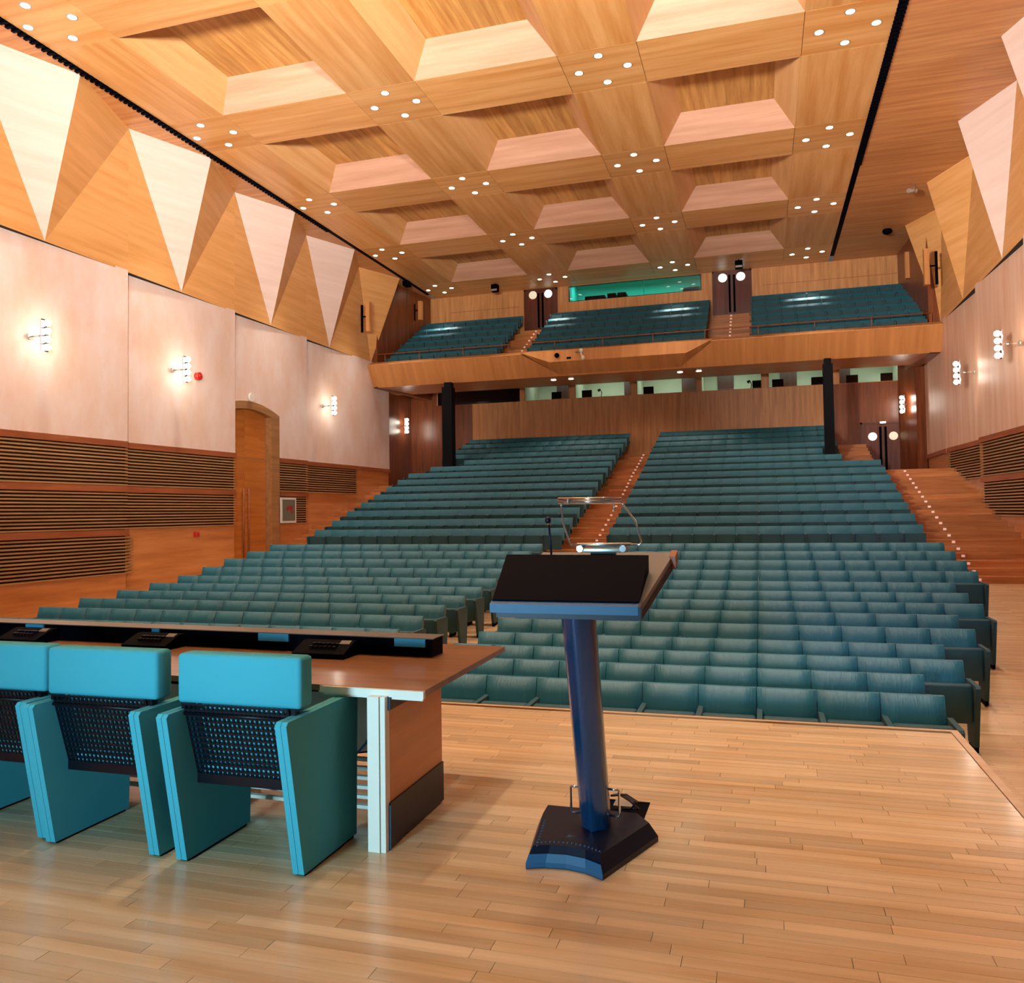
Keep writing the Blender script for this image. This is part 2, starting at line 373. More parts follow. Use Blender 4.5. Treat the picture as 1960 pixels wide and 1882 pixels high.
# ------------------------------------------------------------------ stage floor: strips
stage = struct('floor', MB().box(-11.9, 1.29, -1.0, 6.62, FL, ST - .022), 'under', 'raised stage platform')
stage.name = 'floor_stage'
stage['label'] = 'raised stage platform carrying light parquet strips'
strips = []
y = .92
row = 0
while y < 6.55:
    w = .0725; x = 1.245 - R.random() * .6; x1 = 1.245
    while x1 > -5.6:
        L_ = R.choice([.45, .55, .7, .85, 1.0]) * (1.0 if y > 3 else 1.15)
        if x1 == 1.245: L_ = .2 + R.random() * .6
        strips.append((x1 - L_, x1, y, y + w, min(1, max(0, R.gauss(.5, .26))))); x1 -= L_
    y += w
def strip_mb(mb, s, g=.0011):
    mb.box(s[0] + g, s[1] - g, s[2] + g, s[3] - g, ST - .02, ST)
def tone_mesh(o, tones):
    at = o.data.attributes.new('tone', 'FLOAT', 'POINT'); at.data.foreach_set('value', tones)
def vis(s):
    cx, cy = (s[0] + s[1]) / 2, (s[2] + s[3]) / 2
    d = Vector((cx, cy, ST)); z = d.dot(Vector(f_))
    if z < .3: return -1
    X = 971 + 1594 * d.dot(Vector(r_)) / z; Y = 923.5 - 1594 * d.dot(Vector(u_)) / z
    if not (-60 < X < 2000 and Y < 1910): return -1
    if X < 700 and Y < 1560: return -1
    return (s[1] - s[0]) / z
strips.sort(key=vis, reverse=True)
for s in strips[:300]:
    mb = MB(); strip_mb(mb, s); o = part('parquet_strip', mb, 'strip', stage); tone_mesh(o, [s[4]] * 8)
mb = MB(); tn = []
for s in strips[300:]:
    strip_mb(mb, s); tn += [s[4]] * 8
o = part('parquet_strips', mb, 'strip', stage); tone_mesh(o, tn); o['kind'] = 'stuff'
mb = MB().box(1.25, 1.30, -1.0, 6.67, ST - .03, ST + .002).box(-11.9, 1.25, 6.62, 6.67, ST - .03, ST + .002)
part('edge_nosing', mb, 'nosing', stage)
mb = MB().box(-11.9, -5.6, -1, 6.62, ST - .02, ST)
part('side_boards', mb, 'stair', stage)

# ------------------------------------------------------------------ hall floor (ramp) and terraces
def fz(r): return ROW[r][1] - .93
prof = [(-1.0, FL), (11.2, FL)] + [(ROW[r][0] - .25, fz(r)) for r in range(4, 13)] + [(22.2, fz(12))]
mb = MB()
poly = [(a, b) for a, b in prof] + [(22.2, -4.2), (-1.0, -4.2)]
mb.prism(poly, 0, -15.9, 6.6)
struct('floor_hall', mb, 'hall_floor', 'parquet hall floor rising gently towards the cross aisle')
terr = struct('floor_terrace', None, None, 'stepped wooden terrace under the rear stalls')
for r in range(13, 27):
    y0 = ROW[r][0] - .68 if r > 13 else 22.2
    y1 = (ROW[r + 1][0] - .68) if r < 26 else YB
    mb = MB()
    mb.box(-13.15, 3.95, y0, y1, fz(r) - .6, fz(r))
    if r > 22: MBL = None
    else: part('step', MB().box(-15.65, -13.15, y0 + 1.1, (y1 + 1.1) if r < 22 else YB, fz(r) - .6, fz(r)), 'stair', terr)
    part('step', mb, 'stair', terr)
part('aisle_floor', MB().box(-15.65, -13.15, 22.2, 23.3, -2.3, fz(12)), 'stair', terr)
# centre aisle half steps
for r in range(13, 27):
    y0 = (ROW[r][0] - .68 if r > 13 else 22.2); z1 = fz(r)
    zprev = fz(r - 1)
    mb = MB().box(-5.22, -4.07, y0 - .48, y0, zprev, (zprev + z1) / 2)
    part('half_step', mb, 'stair', terr)
    if r <= 22: part('half_step', MB().box(-15.65, -13.15, y0 + .62, y0 + 1.1, zprev, (zprev + z1) / 2), 'stair', terr)
LY0 = 20.8; NST = 20
def stair_z(i): return -1.73 + .149 * (i + 1)
for side, (xa, xb) in (('right', (3.96, RW + .3)),):
    for i in range(NST):
        y0 = LY0 + .5 * i; mb = MB().box(xa, xb, y0, (y0 + .5) if i < NST - 1 else YB + .0, -3 if i < 3 else stair_z(i) - .6, stair_z(i))
        part('step', mb, 'stair', terr)
# right rear steps from the landing to the last row
for i in range(7):
    y0 = 31.6 + .5 * i; mb = MB().box(2.9, 3.93, y0, y0 + .5, 1.0, 1.25 + .17 * (i + 1)); part('step', mb, 'stair', terr)

# step lights
sl = None
def step_light(x, y, z, label, grp):
    global sl
    if sl is None:
        sl = thing('step_light', label, 'step light', (x, y, z), 0, grp)
        part('bezel', MB().box(x - .05, x + .05, y - .006, y + .004, z - .042, z + .042), 'tan', sl)
        part('lens', MB().box(x - .038, x + .038, y - .012, y - .004, z - .03, z + .03), 'steplamp', sl)
    else:
        o = dup(sl, (x, y, z), None, label); o['group'] = grp
for i in range(NST):
    step_light(4.6, LY0 + .5 * i - .0, stair_z(i) - .06, '%s small square light from the bottom of the right aisle stairs' % ORD[i], 'step lights on the right aisle stairs')
k = 0
for r in range(14, 27):
    y0 = ROW[r][0] - .68; z1 = fz(r); zp = fz(r - 1)
    for yy, zz in ((y0 - .482, (zp + z1) / 2 - .055), (y0 - .004, z1 - .055)):
        step_light(-4.65, yy, zz, '%s small square light from the bottom of the centre aisle stairs' % ORD[k], 'step lights on the centre aisle stairs'); k += 1

# ------------------------------------------------------------------ side walls
def side_wall(side):
    left = side == 'left'
    wall = struct('wall_' + side, None, None, 'stepped %s side wall with plaster above slatted wood panels' % side)
    sg = 1 if left else -1                      # inward direction
    X0 = LW if left else RW
    def X(d): return X0 + sg * d                # d metres into the room
    seams = [-1.0, 3.8, 8.35, 12.9, 17.45, 22.0, 26.25, 30.1, 33.1] if left else [-1.0, 3.8, 8.35, 12.9, 17.6, 22.1, 26.7, 31.2, 34.7]
    zt = 6.32
    nseg = len(seams) - 1
    pm = 'plaster' if left else 'plaster_r'
    for i in range(nseg):
        a, b = seams[i], seams[i + 1]
        dn = -.22 if i < nseg - 1 else 0.0          # recessed at its near end
        def poly(d0, d1, th): return [(X(d0), a), (X(d1), b), (X(d1 - th), b), (X(d0 - th), a)]
        # plaster above the wainscot
        door_cut = left and i == 5
        if not door_cut:
            part('plaster_panel', MB().prism(poly(dn, 0, .3), 2, 1.93, zt + .05), pm, wall)
        z_low = FL if a < 14 else -3.4
        ntier = {0: 3, 1: 3, 2: 3, 3: 3, 4: 2, 5: 2, 6: 1, 7: 0}[i]
        tz = [(1.95, .81), (.81, -.29), (-.29, -1.42)]
        zb = tz[ntier - 1][1] if ntier else 1.95
        if not door_cut:
            part('timber_panel', MB().prism(poly(dn - .05, -.05, .25), 2, z_low, zb + .02 if ntier else 1.80), 'wall_wood', wall)
        def wp(y, d): # point at wall position
            t = (y - a) / (b - a); return X(dn + (0 - dn) * t + d), y
        ya, yb_ = a, b
        if door_cut: ya = 24.55
        if i == 7: ya, yb_ = a, b
        def bar(name, y0, y1, d0, d1, z0, z1, mat, parent):
            p0, p1, p2, p3 = wp(y0, d0), wp(y1, d0), wp(y1, d1), wp(y0, d1)
            return part(name, MB().prism([p0, p1, p2, p3], 2, z0, z1), mat, parent)
        if door_cut:
            # plaster round the arched double door
            yA, yBb = 21.45, 24.5
            yo = lambda y: wp(y, 0)[0]
            arch = lambda y: 3.60 - .115 * ((y - 22.9) / 1.0) ** 2
            ys = [a + (b - a) * t / 24 for t in range(25)]
            mbp = MB()
            n = 16; ysn = [22.0 + (24.5 - 22.0) * t / n for t in range(n + 1)]
            for q in range(n):
                y0, y1 = ysn[q], ysn[q + 1]
                v = [(wp(y0, 0)[0], y0, arch(y0)), (wp(y1, 0)[0], y1, arch(y1)), (wp(y1, 0)[0], y1, zt + .05), (wp(y0, 0)[0], y0, zt + .05)]
                w = [(p[0] - .3, p[1], p[2]) for p in v]
                mbp.add(v + w, [(0, 1, 2, 3), (7, 6, 5, 4), (0, 4, 5, 1), (3, 2, 6, 7), (0, 3, 7, 4), (1, 5, 6, 2)])
            p0, p1 = wp(24.5, 0), wp(b, 0)
            mbp.prism([p0, p1, (p1[0] - .3, b), (p0[0] - .3, 24.5)], 2, 1.93, zt + .05)
            part('plaster_panel', mbp, pm, wall)
            p0, p1 = wp(24.5, -.05), wp(b, -.05)
            part('timber_panel', MB().prism([p0, p1, (p1[0] - .25, b), (p0[0] - .25, 24.5)], 2, z_low, -.27), 'wall_wood', wall)
        if i < 3: continue
        segs = [(ya + .02, yb_ - .02, ntier)]
        if not left and i == 6: segs = [(26.9, 31.0, 1)]
        if left and i == 6: segs = [(26.27, 30.08, 1), ]
        if i == 7: segs = []
        for (s0, s1, nt_) in segs:
            for t in range(nt_):
                z1, z0 = tz[t]
                sp = bar('slat_panel', s0, s1, -.10, -.055, z0 + .0, z1 - .13, 'gap', wall)
                bar('cap_board', s0, s1, -.06, .045, z1 - .15, z1, 'cap', wall)
                ns = 12; pitch = (z1 - .15 - z0) / ns
                for q in range(ns):
                    zz = z0 + pitch * q + .012
                    bar('slat', s0, s1, -.055, .03, zz, zz + pitch * .47, 'slat', sp)
        if i == 4 and left:      # the short end of the lowest tier
            sp = bar('slat_panel', 17.47, 17.86, -.10, -.055, -1.42, -.42, 'gap', wall)
            for q in range(12):
                zz = -1.42 + .0817 * q + .012; bar('slat', 17.47, 17.86, -.055, .03, zz, zz + .043, 'slat', sp)
        if i == 7:
            bar('cap_board', s0 if segs else a, b, -.06, .03, 1.80, 1.95, 'cap', wall)
            part('slat_panel', MB().prism([wp(a, -.05), wp(a + .8, -.05), wp(a + .8, -.09), wp(a, -.09)], 2, .84, 1.80), 'gap', wall) if False else None
    # end face of the wall beyond the corner
    return wall
side_wall('left'); side_wall('right')
# walls beyond the corners, under the balcony
def quadwall(name, pts, z0, z1, th, mat, label):
    (xa, ya), (xb, yb) = pts; d = Vector((xb - xa, yb - ya)).normalized(); n = Vector((d.y, -d.x)) * th
    return part(name, MB().prism([(xa, ya), (xb, yb), (xb + n.x, yb + n.y), (xa + n.x, ya + n.y)], 2, z0, z1), mat, None)
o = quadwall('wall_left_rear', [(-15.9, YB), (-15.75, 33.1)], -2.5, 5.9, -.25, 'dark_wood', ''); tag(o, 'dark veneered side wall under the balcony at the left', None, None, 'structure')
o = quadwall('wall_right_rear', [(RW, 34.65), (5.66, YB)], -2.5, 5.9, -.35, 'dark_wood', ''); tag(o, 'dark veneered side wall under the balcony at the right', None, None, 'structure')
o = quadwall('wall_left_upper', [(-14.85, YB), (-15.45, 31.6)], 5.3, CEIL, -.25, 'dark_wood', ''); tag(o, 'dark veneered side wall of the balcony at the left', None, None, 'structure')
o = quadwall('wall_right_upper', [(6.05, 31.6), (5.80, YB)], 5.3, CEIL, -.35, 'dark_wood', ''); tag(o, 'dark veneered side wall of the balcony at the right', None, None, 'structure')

# folded wooden panels along the top of both walls
def folds(side):
    left = side == 'left'; sg = 1 if left else -1; X0 = LW if left else RW
    Rs = [3.8, 8.35, 12.9, 17.47, 22.0, 26.25, 30.35] if left else [3.8, 8.35, 12.9, 17.6, 22.1, 26.3, 30.75]
    Ps = [5.9, 10.4, 14.96, 19.67, 24.07, 28.3, 32.43] if left else [5.9, 10.4, 15.2, 19.9, 24.0, 28.3, 32.4]
    As = [5.8, 10.3, 14.87, 19.54, 24.0, 27.93, 31.4] if left else [5.8, 10.3, 14.9, 19.6, 23.95, 28.3, 31.6]
    ends = Rs[1:] + [34.8]
    zb = 6.32; T = .03
    for i in range(len(Rs)):
        Rt = (X0, Rs[i], CEIL); Rb = (X0 - sg * .02, Rs[i], zb)
        Pt = (X0 + sg * .87, Ps[i], CEIL); A = (X0 - sg * .02, As[i], zb)
        Nt = (X0, ends[i], CEIL); Nb = (X0 - sg * .02, ends[i], zb)
        nm = '%s folded wooden bay with hanging triangle on the %s wall, counted from the stage' % (ORD[i], side)
        o = bpy.data.objects.new('folded_bay', None); C.objects.link(o); o.location = (X0, Rs[i], zb)
        tag(o, nm, 'wall panel', 'folded wooden bays of the %s wall' % side)
        inn = (sg, 0, 0)
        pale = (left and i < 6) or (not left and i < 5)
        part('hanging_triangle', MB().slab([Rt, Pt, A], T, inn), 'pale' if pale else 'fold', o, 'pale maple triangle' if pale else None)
        part('near_facet', MB().slab([Rt, A, Rb], T, inn), 'fold', o)
        if i < len(Rs) - 1:
            part('far_facet', MB().slab([Pt, Nt, A], T, inn), 'fold', o)
            part('lower_facet', MB().slab([Nt, Nb, A], T, inn), 'fold', o)
        # dark underside shelf
        part('soffit', MB().box(min(X0 - sg * .35, X0 - sg * .03), max(X0 - sg * .35, X0 - sg * .03), Rs[i], ends[i], zb + .0, zb + .04), 'gap', o)
folds('left'); folds('right')

# ------------------------------------------------------------------ ceiling
ceil = struct('ceiling', MB().box(-16.2, 6.9, -1.0, YB + .3, CEIL + .75, CEIL + .85), 'ceil_x', 'coffered honey veneer ceiling')
HW = .88
xe0, xe1 = -14.33, 2.88
G_ = .006
def cpanel(name, x0, x1, y0, y1, mat):
    return part(name, MB().box(x0 + G_, x1 - G_, y0 + G_, y1 - G_, CEIL, CEIL + .04), mat, ceil)
for iy, yv in enumerate(RY):
    for ix, xv in enumerate(CX4):
        xa = xe0 if ix == 0 else xv - HW; xb = xe1 if ix == 3 else xv + HW
        yb2 = yv + HW
        cpanel('node_panel', xa, xb, yv - HW, yb2, 'ceil_x')
        if ix < 3: cpanel('cross_rib_panel', xv + HW, CX4[ix + 1] - HW, yv - HW, yb2, 'ceil_x')
        if iy < 6: cpanel('long_rib_panel', xa, xb, yv + HW, RY[iy + 1] - HW, 'ceil_y')
        if ix < 3 and iy < 6:
            x0, x1, y0, y1 = xv + HW, CX4[ix + 1] - HW, yv + HW, RY[iy + 1] - HW
            q = .52; h = .62; z0, z1 = CEIL + .0, CEIL + h
            X0_, X1_, Y0_, Y1_ = x0 + q, x1 - q, y0 + q, y1 - q
            co = bpy.data.objects.new('coffer', None); C.objects.link(co); co.parent = ceil; co.location = (x0, y0, CEIL)
            T = .03; mid = Vector(((x0 + x1) / 2, (y0 + y1) / 2, z0 - .5))
            def sl_(pts, mat, nm='coffer_board'):
                c = sum((Vector(p) for p in pts), Vector()) / 4
                part(nm, MB().slab(pts, T, tuple(mid - c)), mat, co)
            sl_([(x0, y1, z0), (x1, y1, z0), (X1_, Y1_, z1), (X0_, Y1_, z1)], 'cof_far')
            sl_([(x0, y0, z0), (x1, y0, z0), (X1_, Y0_, z1), (X0_, Y0_, z1)], 'cof_far')
            sl_([(x0, y0, z0), (x0, y1, z0), (X0_, Y1_, z1), (X0_, Y0_, z1)], 'cof_side')
            sl_([(x1, y0, z0), (x1, y1, z0), (X1_, Y1_, z1), (X1_, Y0_, z1)], 'cof_side')
            nb = 4
            for b_ in range(nb):
                xa_ = X0_ + (X1_ - X0_) * b_ / nb; xb_ = X0_ + (X1_ - X0_) * (b_ + 1) / nb
                part('top_board', MB().box(xa_ + .002, xb_ - .002, Y0_, Y1_, z1, z1 + .03), 'cof_top', co)
cpanel('end_panel', xe0, xe1, RY[-1] + HW, YB + .25, 'ceil_x')
cpanel('end_panel', xe0, xe1, -1.0, RY[0] - HW, 'ceil_x')
# side strips of boards
nbd = 20
for i in range(nbd):
    y0 = -1 + (YB + 1.3) * i / nbd; y1 = -1 + (YB + 1.3) * (i + 1) / nbd
    part('side_board', MB().box(xe1 + .16, RW + .3, y0 + .004, y1 - .004, CEIL, CEIL + .04), 'side_ceil', ceil)
    part('side_board', MB().box(LW - .3, xe0 - .14, y0 + .004, y1 - .004, CEIL, CEIL + .04), 'side_ceil', ceil)
# curtain tracks with runners
for nm, xc, lab in (('left', xe0 - .07, 'black curtain track with runners along the left edge of the coffers'), ('right', xe1 + .08, 'black curtain track with runners along the right edge of the coffers')):
    t = thing('curtain_track', lab, 'track', (xc, 17, CEIL))
    part('rail', MB().box(xc - .07, xc + .07, -1, 35.3, CEIL - .015, CEIL + .03), 'black', t)
    mb = MB(); yy = 8.0
    while yy < 26:
        mb.box(xc - .095, xc + .095, yy, yy + .07, CEIL - .05, CEIL - .012); yy += .15
    o = part('runners', mb, 'black', t); o['kind'] = 'stuff'
    if nm == 'left': part('motor', MB().cbox(xc - .14, xc + .14, 32.7, 33.1, CEIL - .24, CEIL - .02, .03), 'black', t)

# downlights
dl = None
for iy, yv in enumerate(RY):
    if iy == 0: continue
    for ix, xv in enumerate(CX4):
        for (dx, dy, wh) in ((0, -.59, 'nearest'), (.56, 0, 'right'), (-.56, 0, 'left'), (0, .59, 'farthest')):
            x, y = xv + dx, yv + dy
            colw = ['leftmost', 'second', 'third', 'rightmost'][ix]
            lab = '%s recessed round downlight of the %s cluster in the %s ceiling row from the back' % (wh, colw, ORD[6 - iy])
            if dl is None:
                dl = thing('downlight', lab, 'downlight', (x, y, CEIL), 0, 'recessed ceiling downlights')
                mb = MB(); n = 16
                v = []
                for rr, zz in ((.085, -.004), (.115, -.004), (.115, .0)):
                    v += [(x + rr * math.cos(2 * PI * i / n), y + rr * math.sin(2 * PI * i / n), CEIL + zz) for i in range(n)]
                mb.add(v, [(a * n + i, a * n + (i + 1) % n, (a + 1) * n + (i + 1) % n, (a + 1) * n + i) for a in range(2) for i in range(n)])
                part('trim_ring', mb, 'silver', dl)
                part('lens', MB().cyl((x, y, CEIL - .007), (x, y, CEIL - .001), .088, n=16), 'lens', dl)
            else: dup(dl, (x, y, CEIL), None, lab)

# ------------------------------------------------------------------ back wall
WZ0, WZ1 = 5.02, 5.72
wins = [(-14.3, -10.32), (-10.12, -8.02), (-7.78, -5.28), (-5.05, -2.49), (-2.31, .16), (.41, 2.85), (3.14, 5.45)]
bw = struct('wall_back', None, None, 'rear wall of vertical veneer boards with a band of windows')
def bwall(x0, x1, z0, z1, mat='back_wood', nm='wall_panel'):
    return part(nm, MB().box(x0, x1, YB, YB + .12, z0, z1), mat, bw)
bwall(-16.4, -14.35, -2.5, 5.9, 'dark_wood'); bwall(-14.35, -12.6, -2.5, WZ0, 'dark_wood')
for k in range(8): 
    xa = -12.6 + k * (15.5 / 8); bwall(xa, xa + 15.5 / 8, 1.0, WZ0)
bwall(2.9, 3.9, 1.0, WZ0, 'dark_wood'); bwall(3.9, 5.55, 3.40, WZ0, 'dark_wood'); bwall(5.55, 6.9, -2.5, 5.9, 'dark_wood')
bwall(-14.35, 5.55, WZ1, 5.95, 'back_wood', 'lintel')
xs_ = [-14.35] + [w for p in wins for w in p] + [5.55]
for a, b in zip(xs_[0::2], xs_[1::2]): bwall(a, b, WZ0, WZ1, 'back_wood', 'mullion')
for k, (a, b) in enumerate(wins):
    w = struct('window_%d' % (k + 1), None, None, ('dark blank window at the left end of the rear window band' if k == 0 else '%s lit control room window from the left under the balcony' % ORD[k - 1]), ((a + b) / 2, YB, WZ0))
    mb = MB().box(a, b, YB - .015, YB + .1, WZ0, WZ0 + .02).box(a, b, YB - .015, YB + .1, WZ1 - .02, WZ1).box(a, a + .03, YB - .015, YB + .1, WZ0, WZ1).box(b - .03, b, YB - .015, YB + .1, WZ0, WZ1)
    part('frame', mb, 'blackm' if k == 0 else 'door', w)
    part('pane', MB().box(a + .03, b - .03, YB + .04, YB + .05, WZ0 + .02, WZ1 - .02), 'glass_dark' if k == 0 else 'glass', w)
# control rooms
struct('wall_control_back', MB().box(-10.4, 5.7, 38.9, 39.0, 4.2, 6.4), 'room', 'pale rear wall of the control rooms')
struct('floor_control', MB().box(-10.4, 5.7, YB + .13, 39, 4.1, 4.2), 'room', 'floor of the control rooms')
struct('ceiling_control', MB().box(-10.4, 5.7, YB + .13, 39, 6.4, 6.5), 'room', 'ceiling of the control rooms')
for q, x in enumerate((-10.2, -7.9, -5.17, -2.4, .28, 3.0, 5.6)): struct('wall_partition_%d' % (q + 1), MB().box(x - .05, x + .05, YB + .13, 38.9, 4.2, 6.4), 'room', 'pale partition between control rooms')
for q, x in enumerate((-8.9, -5.65, -3.0, -1.4, 1.3, 3.5)): struct('door_%d' % (5 + q), MB().box(x - .35, x + .35, 38.82, 38.9, 4.2, 6.15), 'door_dark', 'dark inner door of a control room')
for (a, b), q in zip(wins[1:], (.45, 1, 1, .9, .8, .8)):
    area('control_room_light', ((a + b) / 2, 37.6, 6.3), ((a + b) / 2, 37.8, 4), (1.6, .3), 26 * q, (.86, 1.0, .92))
# things in the control rooms
def desk_set(x, z, lab):
    t = thing('control_desk', 'low control desk seen through %s' % lab, 'desk', (x, 36.75, 4.2))
    part('top', MB().box(x - .9, x + .9, 36.4, 37.1, 4.98, 5.03), 'navy', t)
    for s in (-.85, .85): part('leg', MB().box(x + s - .03, x + s + .03, 36.5, 37.0, 4.2, 4.98), 'navy', t)
nms = ['the first lit window', 'the second lit window', 'the third lit window', 'the fourth lit window', 'the fifth lit window', 'the rightmost lit window']
for k, (a, b) in enumerate(wins[1:]):
    desk_set((a + b) / 2, 0, nms[k])
def monitor(x, lab, w=.45, hgt=.36):
    t = thing('desk_monitor', 'dark monitor on the desk behind %s' % lab, 'monitor', (x, 36.7, 5.03))
    part('screen', MB().cbox(x - w / 2, x + w / 2, 36.62, 36.7, 5.08, 5.08 + hgt, .015), 'black', t)
    part('stand', MB().cyl((x, 36.72, 5.03), (x, 36.72, 5.12), .05), 'black', t)
for x, k in ((-8.75, 0), (-7.35, 1), (-4.6, 2), (.0, 3), (.8, 4), (2.35, 4), (3.7, 5), (5.0, 5)): monitor(x, nms[k] + (', nearer its right end' if x in (2.35, 5.0) else ''))
def desk_lamp(x, lab):
    t = thing('desk_lamp', 'small jointed lamp on the desk behind %s' % lab, 'lamp', (x, 36.55, 5.03))
    part('base', MB().cyl((x, 36.55, 5.03), (x, 36.55, 5.06), .07), 'black', t)
    part('arm', MB().tube([(x, 36.55, 5.05), (x + .05, 36.55, 5.25), (x - .02, 36.55, 5.42)], .018), 'black', t)
    part('shade', MB().cyl((x - .02, 36.55, 5.44), (x - .12, 36.55, 5.36), .03, .07), 'black', t)
desk_lamp(-6.7, nms[1]); desk_lamp(-.3, nms[3])
# stalls double door (right) with lit portholes
def ddoor(idx, x0, x1, z0, z1, yf, lab, pr, pz, mats=('port', 'port')):
    d = struct('door_%d' % idx, None, None, lab, ((x0 + x1) / 2, yf, z0))
    mb = MB().box(x0 - .07, x0, yf - .06, yf + .1, z0, z1 + .07).box(x1, x1 + .07, yf - .06, yf + .1, z0, z1 + .07).box(x0 - .07, x1 + .07, yf - .06, yf + .1, z1, z1 + .07)
    part('frame', mb, 'door_dark', d); xm = (x0 + x1) / 2
    for k, (a, b) in enumerate(((x0, xm - .006), (xm + .006, x1))):
        lf = part('leaf', MB().box(a, b, yf - .03, yf + .03, z0, z1), 'door_dark', d)
        c = (a + b) / 2 
        part('porthole', MB().cyl((c, yf - .045, pz), (c, yf - .028, pz), pr, n=24, smooth=False), mats[k], lf)
        part('pull', MB().box((b - .13) if k == 0 else a + .05, (b - .05) if k == 0 else a + .13, yf - .08, yf - .04, z0 + .1, z1 - .12), 'black', lf)
ddoor(1, 3.96, 5.48, 1.25, 3.33, YB - .02, 'dark double door with two lit portholes at the right rear of the stalls', .165, 2.83, ('port', 'port2'))
t = thing('exit_lamp', 'small lit lamp above the dark double door at the right rear', 'exit lamp', (4.72, YB - .1, 3.36))
part('housing', MB().box(4.6, 4.84, YB - .14, YB - .08, 3.34, 3.41), 'silver', t); part('lens', MB().box(4.62, 4.82, YB - .15, YB - .139, 3.35, 3.40), 'bulb', t)

# ------------------------------------------------------------------ balcony
bal = struct('floor_balcony', None, None, 'balcony structure with veneered fascia')
FZ0 = 6.63 - .93
BR = [(31.85 + .775 * i, 6.63 + .434 * i) for i in range(6)]
# fascia: sloped front and parapet lip, one board after the other
fx = [-15.45 + (RW + 15.45) * i / 10 for i in range(11)]
for a, b in zip(fx[:-1], fx[1:]):
    part('fascia_board', MB().prism([(31.04, 6.14), (31.6, 5.3), (31.75, 5.3), (31.2, 6.14)], 0, a + .001, b - .001), 'fascia', bal)
part('parapet_lip', MB().prism([(31.02, 6.14), (31.02, 6.17), (31.30, 6.30), (31.42, 6.30), (31.42, 6.10), (31.2, 6.10), (31.1, 6.14)], 0, -15.45, RW), 'fascia', bal)
fb = part('projecting_box', MB().add([(-8.8, 31.0, 6.2), (-1.55, 31.0, 6.2), (-2.5, 30.96, 5.76), (-7.65, 30.96, 5.76), (-7.4, 31.56, 5.36), (-2.75, 31.56, 5.36), (-8.8, 31.04, 6.14), (-1.55, 31.04, 6.14)],
          [(0, 3, 2, 1), (3, 4, 5, 2), (0, 6, 4, 3), (1, 2, 5, 7), (0, 1, 7, 6)]), 'fascia', bal)
part('soffit_board', MB().prism([(31.6, 5.3), (34.4, 5.36), (YB, 5.73), (YB, 5.8), (34.4, 5.45), (31.6, 5.4)], 0, -16.3, RW + .3), 'stair', bal)
part('slab', MB().box(-15.7, RW + .3, 31.42, YB, 5.47, FZ0 - .01) if False else MB().prism([(31.9, 5.42), (34.4, 5.47), (YB, 5.82), (YB, 7.4), (35.0, 6.9), (33.4, 6.1), (31.9, 5.62)], 0, -15.4, RW), 'stair', bal)
for i, (yy, zz) in enumerate(BR):
    y0 = yy - .6 if i else 31.42; y1 = BR[i + 1][0] - .6 if i < 5 else YB
    part('step', MB().box(-15.4, RW, y0, y1, zz - .93 - (.45 if i else .1), zz - .93), 'stair', bal)
for (xa, xb, pos) in ((-10.0, -8.72, 'left'), (-1.72, -.26, 'right')):
    k = 0
    for i in range(6):
        y0 = (BR[i][0] - .6) if i else 31.5; z0 = BR[i][1] - .93
        part('half_step', MB().box(xa, xb, y0 + .39, y0 + .775, z0, z0 + .217), 'stair', bal)
        part('half_step', MB().box(xa, xb, y0 + .02, y0 + .39, z0, z0 + .01), 'stair', bal)
    for i in range(12):
        rr = i // 2; yb0 = (BR[rr][0] - .6) if rr else 31.5; zb0 = BR[rr][1] - .93
        yy = yb0 - .004 if i % 2 == 0 else yb0 + .386; zz = zb0 - .055 if i % 2 == 0 else zb0 + .217 - .06
        step_light((xa + xb) / 2, yy, zz, '%s small square light from the bottom of the %s balcony stairs' % (ORD[i], pos), 'step lights on the balcony stairs')
# railing
rl = thing('balcony_railing', 'thin copper coloured railing along the balcony edge', 'railing', (-4.7, 31.36, 6.3))
part('top_rail', MB().cyl((-15.1, 31.36, 6.64), (5.75, 31.36, 6.64), .016), 'rail_c' if 'rail_c' in M else 'cap', rl)
for x in (-14.75, -13.22, -11.32, -9.43, -7.52, -5.63, -3.73, -1.82, .06, 1.98, 3.85, 5.74):
    part('post', MB().cyl((x, 31.36, 6.28), (x, 31.36, 6.64), .015, n=8), 'cap', rl)
# things on the fascia
t = thing('camera', 'white jointed surveillance camera on the balcony front', 'camera', (-6.35, 30.98, 6.0))
part('mount', MB().cyl((-6.6, 30.95, 6.08), (-6.35, 30.8, 6.08), .035), 'silver', t); part('arm', MB().cyl((-6.38, 30.8, 6.08), (-6.33, 30.8, 5.82), .03), 'white', t)
part('head', MB().sphere((-6.36, 30.8, 6.1), .085), 'white', t); part('body', MB().sphere((-6.3, 30.8, 5.82), .07, sq=(1, 1, 1.3)), 'white', t)
single('speaker_port', MB().cyl((-7.35, 30.985, 6.0), (-7.35, 30.93, 6.0), .095, n=20), 'black', 'round black port in the balcony front', 'port')
single('socket_plate', MB().box(-6.97, -6.8, 30.94, 30.985, 5.84, 5.91), 'black', 'small black rectangular socket in the balcony front', 'socket')
